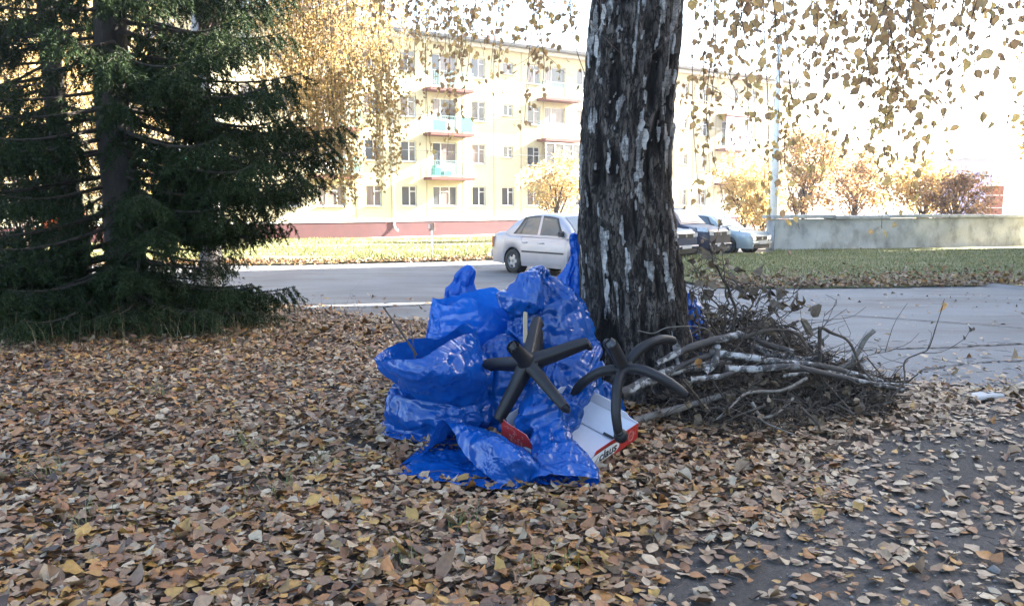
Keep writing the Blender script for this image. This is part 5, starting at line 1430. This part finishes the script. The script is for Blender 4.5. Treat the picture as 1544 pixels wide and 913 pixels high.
leafy_tree('young_tree', 'pale yellow young tree before the apartment block, left of the trunk', on(838, 42), 4.6, (1.8, 1.6, 1.9), 30, 2600, .14, M['autumn_yellow'], 201)
leafy_tree('autumn_tree', 'yellow autumn tree behind the parked blue car', on(1120, 40), 4.2, (1.7, 1.7, 1.7), 34, 3000, .15, M['autumn_yellow'], 202, g)
leafy_tree('autumn_tree', 'orange yellow tree just left of the white pole', on(1150, 36), 3.4, (1.1, 1.2, 1.4), 26, 2200, .13, M['autumn_yellow'], 209, g)
leafy_tree('autumn_tree', 'tall rusty tree rising right of the white pole', on(1210, 44), 6.0, (2.0, 2.0, 2.4), 40, 3200, .17, M['autumn_rust'], 203, g)
leafy_tree('autumn_tree', 'pale orange tree over the middle of the wall', on(1285, 46), 4.6, (2.4, 2.0, 1.9), 40, 3200, .17, M['autumn_rust'], 204, g)
leafy_tree('autumn_tree', 'golden tree over the right half of the wall', on(1395, 44), 4.2, (1.9, 1.8, 1.7), 36, 3200, .16, M['autumn_yellow'], 205, g)
leafy_tree('brown_bush', 'dark brown bare looking bush over the right half of the wall', on(1440, 41), 3.2, (1.9, 1.5, 1.3), 40, 2600, .13, M['bush_brown'], 206)
leafy_tree('red_bush', 'bright red bush glimpsed beneath the spruce boughs', on(283, 34), 2.4, (.8, .8, 1.0), 16, 900, .13, M['autumn_red'], 207)
leafy_tree('autumn_tree', 'yellow autumn tree behind the left edge spruce', on(30, 18), 6.6, (2.4, 2.0, 2.7), 60, 5200, .11, M['autumn_yellow'], 208)
leafy_tree('autumn_tree', 'tall yellow tree seen between the two spruce trunks', on(185, 22), 7.2, (2.8, 2.0, 3.0), 60, 5200, .12, M['autumn_yellow'], 210)
leafy_tree('red_bush', 'low red bush at the far left beyond the road', on(92, 27), 1.9, (.9, .8, .8), 14, 800, .11, M['autumn_red'], 211)
# unseen trees added right of the frame to shade cars, wall and lawn
leafy_tree('autumn_tree', 'tall loose crowned yellow tree added out of view to shade the parked cars', (25.6, 36.8, -.9), 12, (1.9, 2.7, 4.4), 60, 8500, .28, M['autumn_yellow'], 212)
leafy_tree('autumn_tree', 'broad yellow tree added out of view farther right for dappled shade', (31, 44, -.9), 9, (3.0, 3.0, 3.2), 40, 2400, .22, M['autumn_yellow'], 213)

leafy_tree('autumn_tree', 'low bushy yellow tree added out of view to break the sun stripe', (19.4, 20.4, -.7), 9, (1.6, 2.0, 3.0), 50, 5000, .2, M['autumn_yellow'], 214)  # unseen tree added so its crown breaks up the sunlit stripe on the road

WL = np.array([9.95, 30.3]); wd = np.array([FU[0], FU[1]]); wl = 30.0
wdir = np.array([math.sin(math.radians(72)), math.cos(math.radians(72))]); wang = math.atan2(wdir[1], wdir[0])
wz = float(gz(30)) - .1
wt = thing('concrete_wall', 'long low weathered grey concrete wall with flat coping slabs', 'wall', (WL[0], WL[1], wz), wang)
nx, nh = 150, 14
X, Z = np.meshgrid(np.linspace(0, wl, nx), np.linspace(-.2, 1.36, nh))
dy = .035 * fbm(np.stack([X * .9, Z * 2, 0 * X], -1), 4, 61) + .06 * np.clip(.25 - Z, 0, 1)
F_ = np.stack([X, -dy * 1.2, Z], -1)
m_ = MB().grid(F_)
m_.add([[0, 0, -.2], [0, .5, -.2], [0, .5, 1.36], [0, 0, 1.36], [wl, .5, -.2], [wl, .5, 1.36], [wl, 0, 1.36], [wl, 0, -.2]], [[0, 1, 2, 3], [1, 4, 5, 2], [3, 2, 5, 6], [4, 7, 6, 5]])
m_.mk('wall_body', M['concrete'], wt, True)
x = -.15; k = 0
rs = np.random.default_rng(6)
while x < wl:
    l = rs.uniform(2.2, 3.4)
    MB().box((x + l / 2, .25, 1.44 + rs.normal(0, .012)), (l - .03, .72, .13), rs.normal(0, .004), .015).mk('coping_slab', M['concrete'], wt)
    x += l
po = on(1167, 33)
p = thing('white_pole', 'tall white concrete lamp pole at the left end of the wall', 'pole', po)
MB().tube([[0, 0, 0], [0, 0, 4], [0, 0, 8.5]], [.19, .16, .1], 12).mk('shaft', M['white_paint'], p, True)
MB().tube(spline([[0, 0, 8.4], [-.1, -.3, 8.9], [-.2, -1.2, 9.1]], 8), .03, 6).mk('arm', M['galv'], p, True)
MB().box((-.2, -1.4, 9.08), (.22, .6, .12), 0, .03).mk('lamp_head', M['galv'], p)
sp = G(651, 393)
s_ = thing('marker_post', 'thin metal post with a small rusty plate on the sunlit lawn', 'sign post', sp)
MB().tube([[0, 0, -.1], [0, 0, 1.2]], .022, 8).mk('post', M['galv'], s_, True)
MB().box((.02, -.03, 1.08), (.19, .02, .26), .1, .005).mk('plate', simple('rusty_plate', (.25, .12, .07), (.42, .38, .34), .8, 9), s_)
MB().box((-.06, -.045, 1.1), (.05, .02, .14), .1, .003).mk('tag_plate', M['white_paint'], s_)
# brick chimney-like pillar and a pale house at the far right, a brick house far left
p = on(1499, 52)
b = thing('brick_pillar', 'pinkish red brick pillar above the right end of the wall', 'pillar', p)
MB().box((0, 0, 1.5), (.75, .75, 3.4)).mk('shaft', M['red_brick'], b)
for z in (.9, 1.8, 2.6): MB().box((0, 0, z), (.79, .79, .05)).mk('band', M['white_paint'], b)
MB().box((0, 0, 3.24), (.95, .95, .1)).mk('cap', M['white_paint'], b)
p = on(1452, 95)
b = thing('pale_house', 'small pale lavender house top behind the golden tree', 'house', p)
MB().box((0, 0, 3.2), (3.6, 5, 7.6)).mk('wall', M['lavender'], b)
MB().box((0, 0, 7.1), (4.2, 5.6, .25)).mk('roof', M['roof_grey'], b)
for x in (-.8, .8):
    w = MB().box((x, -2.52, 5.2), (.9, .06, 1.2)).mk('window', M['white_paint'], b); MB().box((x, -2.56, 5.2), (.75, .02, 1.05)).mk('pane', M['glass'], w)
p = on(40, 40)
b = thing('brick_house', 'red brick house glimpsed through the spruces at the left edge', 'house', p, .3)
MB().box((0, 4, 4.5), (9, 8, 9.4)).mk('wall', M['red_brick'], b)
MB().box((0, 4, 9.3), (9.8, 8.8, .3)).mk('roof', M['roof_grey'], b)
wme = MB().box((0, 0, 0), (1.3, .1, 1.5)).mesh('window', M['white_paint']); pme = MB().box((0, -.06, 0), (1.1, .02, 1.3)).mesh('pane', M['glass'])
for z in (1.9, 4.7, 7.5):
    for x in (-3, 0, 3): w = inst('window', wme, b, (x, -.02, z)); inst('pane', pme, w)
# overhead cables
for k, (ya, yb_, lab) in enumerate(((150, 188, 'upper thin black cable crossing before the apartment block'), (205, 235, 'lower thin black cable crossing before the apartment block'))):
    P0, P1 = W(560, ya, 34), W(1220, yb_ + 8, 44)
    P0 = P0 + (P0 - P1) * .8; t_ = np.linspace(0, 1, 24)[:, None]
    Pc = P0 * (1 - t_) + P1 * t_ - np.array([0, 0, .5]) * (4 * t_ * (1 - t_))
    tag(MB().tube(Pc, .012, 5, False).mk('cable', M['roof_grey'], smooth=True), lab, 'cable', 'overhead cables')
# ------------------------------------------------------------------ parked cars
def paint(name, c, met=.6, rough=.3): return simple(name, c, tuple(x * .93 for x in c), rough, 3, metallic=met, coat=.15)
M['tyre'] = simple('tyre_rubber', (.02, .02, .02), (.035, .033, .03), .85, 20)
M['rim'] = simple('alloy_rim', (.45, .45, .46), (.35, .35, .36), .35, 9, metallic=.7)
M['dark_trim'] = simple('dark_trim', (.02, .02, .022), None, .55)
M['car_glass'] = simple('car_glass', (.10, .135, .155), (.07, .10, .12), .08, 2, spec=.5)
M['lamp_glass'] = simple('lamp_glass', (.55, .57, .58), (.4, .42, .43), .12, 12, spec=.8)
M['tail_red'] = simple('tail_lamp_red', (.35, .02, .02), None, .2)
M['plate_white'] = simple('plate_white', (.7, .7, .7), (.4, .4, .42), .5, 60)
def lathe(prof, n, axis_y=True):
    a = np.arange(n) * 2 * math.pi / n; pr = np.array(prof)
    return np.stack([pr[:, None, 0] * np.cos(a), np.broadcast_to(pr[:, None, 1], (len(pr), n)), pr[:, None, 0] * np.sin(a)], -1)
def car(name, label, pos, head, paintm, L=4.15, Wd=1.66, H=1.48, wb=2.37, xn=2.0, hood=(.72, .93), belt=.96, deck=1.04, ws=(1.02, .38), rw=(-.88, -1.5), rear_end=None, wheel_r=.30, clear=.2, hatch=False, spokes=5, group='cars parked on the far side of the road'):
    z0 = float(gz(pos[1])) + .006
    t = thing(name, label, 'car', (pos[0], pos[1], z0), head, group=group)
    xt = xn - L
    hw = Wd / 2
    fx, rx = wb / 2, -wb / 2
    ar = wheel_r + .055
    xs = np.unique(np.concatenate([np.linspace(xt, xn, 46), [xn - .04, xn - .1, xt + .04, xt + .1]] + [c + ar * np.cos(np.linspace(0, math.pi, 15)) for c in (fx, rx)]))
    top = lambda x: np.interp(x, [xt, xt + .08, xt + .3, rw[1], rw[1] + .2, ws[0] - .15, ws[0], xn - .55, xn - .2, xn - .06, xn], [deck - .22, deck - .06, deck - .015, deck, belt + .01, belt - .01, hood[1], hood[1] - .09, hood[0] + .04, hood[0] - .05, hood[0] - .18])
    width = lambda x: hw * np.interp(x, [xt, xt + .06, xt + .35, rx, 0, fx, xn - .4, xn - .12, xn], [.80, .88, .965, .99, 1, .99, .95, .86, .74])
    def low(x):
        b = clear + .03 * (np.abs(x) > 1.6)
        for c in (fx, rx):
            d = ar ** 2 - (x - c) ** 2
            b = np.where(d > 0, np.maximum(b, wheel_r + np.sqrt(np.maximum(d, 0)) * 1.0), b)
        return b
    def sect(x):
        w, zt, zb = width(x), top(x), low(x)
        zs_ = zb + (zt - zb) * np.array([0, .12, .35, .62, .84, .95, 1.0, 1.012, 1.02])
        ys = w * np.array([.965, .985, 1.0, .995, .965, .92, .80, .45, 0])
        return ys, zs_
    def side_y(x, z):
        ys, zs_ = sect(x); return float(np.interp(z, zs_[:7], ys[:7]))
    g = []
    for x in xs:
        ys, z = sect(x)
        g.append(np.concatenate([np.column_stack([0 * ys + x, -ys, z]), np.column_stack([0 * ys[:-1] + x, ys[:-1], z[:-1]])[::-1]]))
    g = np.array(g)
    b = MB().grid(g)
    nC = g.shape[1]
    for e, fl in ((0, 1), (-1, 0)):
        c = g[e]; h_ = nC // 2
        q = [[i, i + 1, nC - 2 - i, nC - 1 - i] for i in range(h_)]
        b.add(c, [x_[::-1] for x_ in q] if fl else q)
    body = b.mk('body', paintm, t, True)
    MB().box(((xn + xt) / 2, 0, clear + .16), (L - .35, Wd - .38, .28)).mk('underbody', M['dark_trim'], body)
    ap = MB()
    for c in (fx, rx):
        for s_ in (-1, 1): ap.add(*[(lambda A: (A.reshape(-1, 3) + [c, s_ * (hw - .22), wheel_r], gridfaces(A.shape[0], A.shape[1], True)))(lathe([(.01, -.12), (ar + .0, -.12), (ar + .0, .16)] if s_ < 0 else [(.01, .12), (ar, .12), (ar, -.16)], 24))][0])
    # greenhouse
    roof = lambda x: np.interp(x, [rw[1], (rw[0] * .45 + rw[1] * .55), rw[0], rw[0] + .35, (rw[0] + ws[1]) / 2, ws[1] - .25, ws[1], (ws[0] * .5 + ws[1] * .5), ws[0]], [top(rw[1]), (H * .60 + top(rw[1]) * .40), H - .06, H - .015, H, H - .02, H - .06, (H * .52 + top(ws[0]) * .48), top(ws[0])])
    gx = np.linspace(rw[1] + .01, ws[0] - .01, 34)
    def gy(x, z): return width(x) * .93 - .30 * (z - top(x))
    gg = []
    for x in gx:
        zb, zr = top(x) - .03, roof(x); h_ = max(zr - zb, .02)
        pts = []
        for f in (0, .5, .86): z = zb + h_ * f; pts.append((gy(x, z), z))
        z = zb + h_ * .955; pts.append((gy(x, z) - .035, z)); pts.append((gy(x, zr) - .14, zr)); pts.append((0, zr + .018))
        pts = np.array(pts)
        gg.append(np.concatenate([np.column_stack([0 * pts[:, 0] + x, -pts[:, 0], pts[:, 1]]), np.column_stack([0 * pts[:-1, 0] + x, pts[:-1, 0], pts[:-1, 1]])[::-1]]))
    MB().grid(np.array(gg)).mk('cabin', paintm, t, True)
    def side_patch(nm, x0, x1, f0, f1, s_, mat, off, parent, cut=.84):
        P = []
        for i in range(10):
            row = []
            for j in range(8):
                v = i / 9 * cut + .05; xa, xb = x0 + (f0 - x0) * i / 9, x1 + (f1 - x1) * i / 9
                x = xa + (xb - xa) * j / 7
                zb = top(x); z = zb + (roof(x) - zb) * v
                row.append((x, s_ * (gy(x, z) + off), z))
            P.append(row)
        P = np.array(P)
        m = MB().grid(P)
        return m.mk(nm, mat, parent, True)
    xm = (ws[1] + rw[0]) / 2 + .04
    for s_ in (-1, 1):
        side_patch('window_trim', rw[1] + .3, ws[0] - .3, rw[0] + .02, ws[1] - .02, s_, M['dark_trim'], .004, t, .87)
        side_patch('side_window', xm + .05, ws[0] - .42, xm + .05, ws[1] - .06, s_, M['car_glass'], .008, t, .80)
        side_patch('side_window', rw[1] + .62, xm - .05, rw[0] + .16, xm - .05, s_, M['car_glass'], .008, t, .80)
        side_patch('quarter_window', rw[1] + .40, rw[1] + .58, rw[0] + .08, rw[0] + .13, s_, M['car_glass'], .008, t, .74)
        side_patch('door_pillar', xm - .045, xm + .045, xm - .04, xm + .04, s_, paintm, .010, t, .88)
    def screen(nm, xa, xb, mat, off, wv):
        P = []
        for i in range(9):
            x = xa + (xb - xa) * i / 8; zr = roof(x)
            row = []
            for j in range(11):
                v = (j / 10 * 2 - 1)
                yy = (gy(x, zr) - .13) * wv
                row.append((x + (off * 1.0 if xa > 0 else -off), v * yy, zr + .018 * (1 - abs(v)) + off))
            P.append(row)
        MB().grid(np.array(P)).mk(nm, mat, t, True)
    screen('windscreen', ws[0] - .06, ws[1] + .03, M['car_glass'], .01, .97)
    screen('rear_window', rw[1] + .06, rw[0] - .03, M['car_glass'], .01, .94)
    # doors, handles, rubbing strip
    def side_panel(nm, xa, xb, za, zb_, s_, mat, off, parent, nx=6, nz_=7):
        P = np.array([[(x, s_ * (side_y(x, z) + off), z) for x in np.linspace(xa, xb, nx)] for z in np.linspace(za, zb_, nz_)])
        return MB().grid(P).mk(nm, mat, parent, True)
    df, dm, dr = fx - ar - .06, xm, rx + ar * .72
    for s_ in (-1, 1):
        for (xa, xb) in ((dm + .006, df), (dr + .1, dm - .006)):
            d = side_panel('door', xa, xb, clear + .11, belt - .045, s_, paintm, .006, t)
            y = side_y(xa + .12, belt - .17)
            MB().box((xa + .14, s_ * (y + .022), belt - .17), (.17, .03, .035), 0, .01).mk('door_handle', paintm, d)
        side_panel('rubbing_strip', dr + .14, df - .03, .545, .585, s_, M['dark_trim'], .014, t, 8, 2)
        side_panel('sill_strip', rx + ar + .03, fx - ar - .03, clear + .0, clear + .075, s_, paintm, .012, t, 8, 3)
        y = side_y(ws[0] - .42, belt - .02)
        m_ = MB().box((ws[0] - .40, s_ * (y + .11), belt + .07), (.10, .19, .14), 0, .035).mk('wing_mirror', M['dark_trim'], t)
        # lamps follow the corner
        P = np.array([[(xn - .06 - .34 * k - .05 * v + .012, s_ * (width(xn - .06 - .34 * k) * (.975 - .04 * v) + .006), hood[0] - .10 + .15 * v - .0 * k + .03 * k) for k in (0, .25, .5, .75, 1)] for v in (0, .33, .66, 1)])
        MB().grid(P).mk('headlight', M['lamp_glass'], t, True)
        P = np.array([[(xn + .008 - .012 * v, s_ * (width(xn) * (.55 + .47 * k)), hood[0] - .22 + .13 * v + .02 * k) for k in (0, .33, .66, 1)] for v in (0, .5, 1)])
        MB().grid(P).mk('headlight', M['lamp_glass'], t, True)
        P = np.array([[(xt + .02 + .16 * k - .012, s_ * (width(xt + .02 + .16 * k) + .008), deck - .42 + .30 * v) for k in (0, .5, 1)] for v in (0, .5, 1)])
        MB().grid(P).mk('tail_lamp', M['tail_red'], t, True)
    MB().box((xn + .0, 0, hood[0] - .17), (.03, Wd * .46, .13), 0, .01).mk('grille', M['dark_trim'], t)
    MB().box((xn + .012, 0, hood[0] - .09), (.03, Wd * .5, .022), 0, .008).mk('grille_bar', M['rim'], t)
    MB().tube([[xn + .01, 0, hood[0] - .17], [xn + .03, 0, hood[0] - .17]], .045, 14).mk('badge', M['rim'], t)
    MB().box((xn + .0, 0, .30), (.05, Wd * .62, .16), 0, .015).mk('lower_intake', M['dark_trim'], t)
    MB().box((xn + .02, 0, .44), (.06, Wd * .80, .1), 0, .03).mk('bumper', paintm, t)
    MB().box((xn + .055, 0, .44), (.012, .52, .112), 0, .003).mk('number_plate', M['plate_white'], t)
    MB().box((xt - .02, 0, .45), (.1, Wd * .84, .22), 0, .04).mk('bumper', paintm, t)
    # wheels
    r = wheel_r
    A = lathe([(r * .60, -.10), (r * .72, -.105), (r * .93, -.10), (r, -.07), (r, .07), (r * .93, .10), (r * .72, .105), (r * .60, .10)], 32)
    ty = MB().grid(A, True).mesh('tyre', M['tyre'], True)
    rm = MB()
    A = lathe([(.0, -.045), (r * .2, -.05)], 20); rm.grid(A, True)
    A = lathe([(r * .56, -.05), (r * .60, -.095), (r * .66, -.10), (r * .64, .05)], 32); rm.grid(A, True)
    for k in range(spokes):
        a = k * 2 * math.pi / spokes
        c, s_ = math.cos(a), math.sin(a)
        q = []
        for (rad, w, dpt) in ((r * .12, .055, -.075), (r * .6, .04, -.07)):
            for u in (-1, 1): q.append((c * rad - s_ * u * w, dpt, s_ * rad + c * u * w))
            for u in (-1, 1): q.append((c * rad - s_ * u * w * 1.1, dpt + .05, s_ * rad + c * u * w * 1.1))
        rm.add(q, [[0, 1, 5, 4], [0, 4, 6, 2], [1, 3, 7, 5]])
    rme = rm.mesh('rim', M['rim'])
    hub = MB().grid(lathe([(.001, -.03), (r * .6, -.03)], 28), True).mesh('rim_backing', M['dark_trim'])  # plain dark disc backing the gaps between the spokes
    for x in (fx, rx):
        for s_ in (-1, 1):
            w = inst('wheel', ty, t, (x, s_ * (hw - .125), r), (0, 0, 0 if s_ < 0 else math.pi))
            inst('rim', rme, w); inst('rim_backing', hub, w)
            MB().add(*(lambda A: (A.reshape(-1, 3), gridfaces(A.shape[0], A.shape[1], True)))(lathe([(.01, .13), (ar + .0, .13), (ar + .0, -.06)], 28))).mk('wheel_well', M['dark_trim'], w, True)
    return t
def place(px, py, head, local):
    g_ = G(px, py); c, s_ = math.cos(head), math.sin(head)
    return (g_[0] - (local[0] * c - local[1] * s_), g_[1] - (local[0] * s_ + local[1] * c))
hd = math.radians(-50)
car('parked_car', 'silver four door saloon parked across the road left of the trunk', place(776, 411, hd, (-1.185, -.72)), hd, paint('silver_paint', (.42, .40, .42), .35, .35), hood=(.74, .95), H=1.5)
hd = math.radians(-46)
car('parked_car', 'dark grey car almost hidden behind the silver saloon', (2.75, 27.4), hd, paint('dark_grey_paint', (.06, .07, .09), .4), hood=(.75, .95), H=1.5)
blue = paint('navy_paint', (.004, .009, .032), 0.0, .45)
car('parked_car', 'navy blue off-road car with a white number plate between two other cars', (5.75, 29.3), hd, blue, L=4.4, Wd=1.8, H=1.70, wb=2.64, xn=2.15, hood=(.98, 1.12), belt=1.12, deck=1.14, ws=(1.05, .5), rw=(-1.75, -2.1), wheel_r=.35, clear=.28)
car('parked_car', 'off-road car with a dark grille just showing right of the trunk', (4.1, 27.2), hd, paint('grey_blue_paint', (.025, .04, .09), 0.0, .35), L=4.4, Wd=1.78, H=1.66, wb=2.62, xn=2.15, hood=(.96, 1.08), belt=1.08, deck=1.1, ws=(1.05, .5), rw=(-1.7, -2.1), wheel_r=.34, clear=.27)
car('parked_car', 'pale green grey saloon parked nearest the concrete wall', (7.75, 31.2), hd, paint('pale_paint', (.40, .44, .43), .2, .3), L=4.55, Wd=1.77, H=1.46, wb=2.58, xn=2.2, hood=(.76, .96), belt=.97, deck=1.05, ws=(1.0, .35), rw=(-.95, -1.65))
# ------------------------------------------------------------------ thin haze volume added in place of lens glare
hz = bpy.data.materials.new('glare_haze'); hz.use_nodes = True
hn = hz.node_tree; hn.nodes.remove(hn.nodes['Principled BSDF'])
pv = hn.nodes.new('ShaderNodeVolumePrincipled')
pv.inputs['Color'].default_value = (.92, .94, 1, 1)
pv.inputs['Density'].default_value = .0011
pv.inputs['Anisotropy'].default_value = .7
hn.links.new(pv.outputs[0], hn.nodes['Material Output'].inputs['Volume'])
hb = MB().box((0, 195, 7.0), (1100, 450, 18.6))
ho = hb.mk('haze', hz); tag(ho, kind='stuff', label='thin pale haze added for the glare over the yard and road')
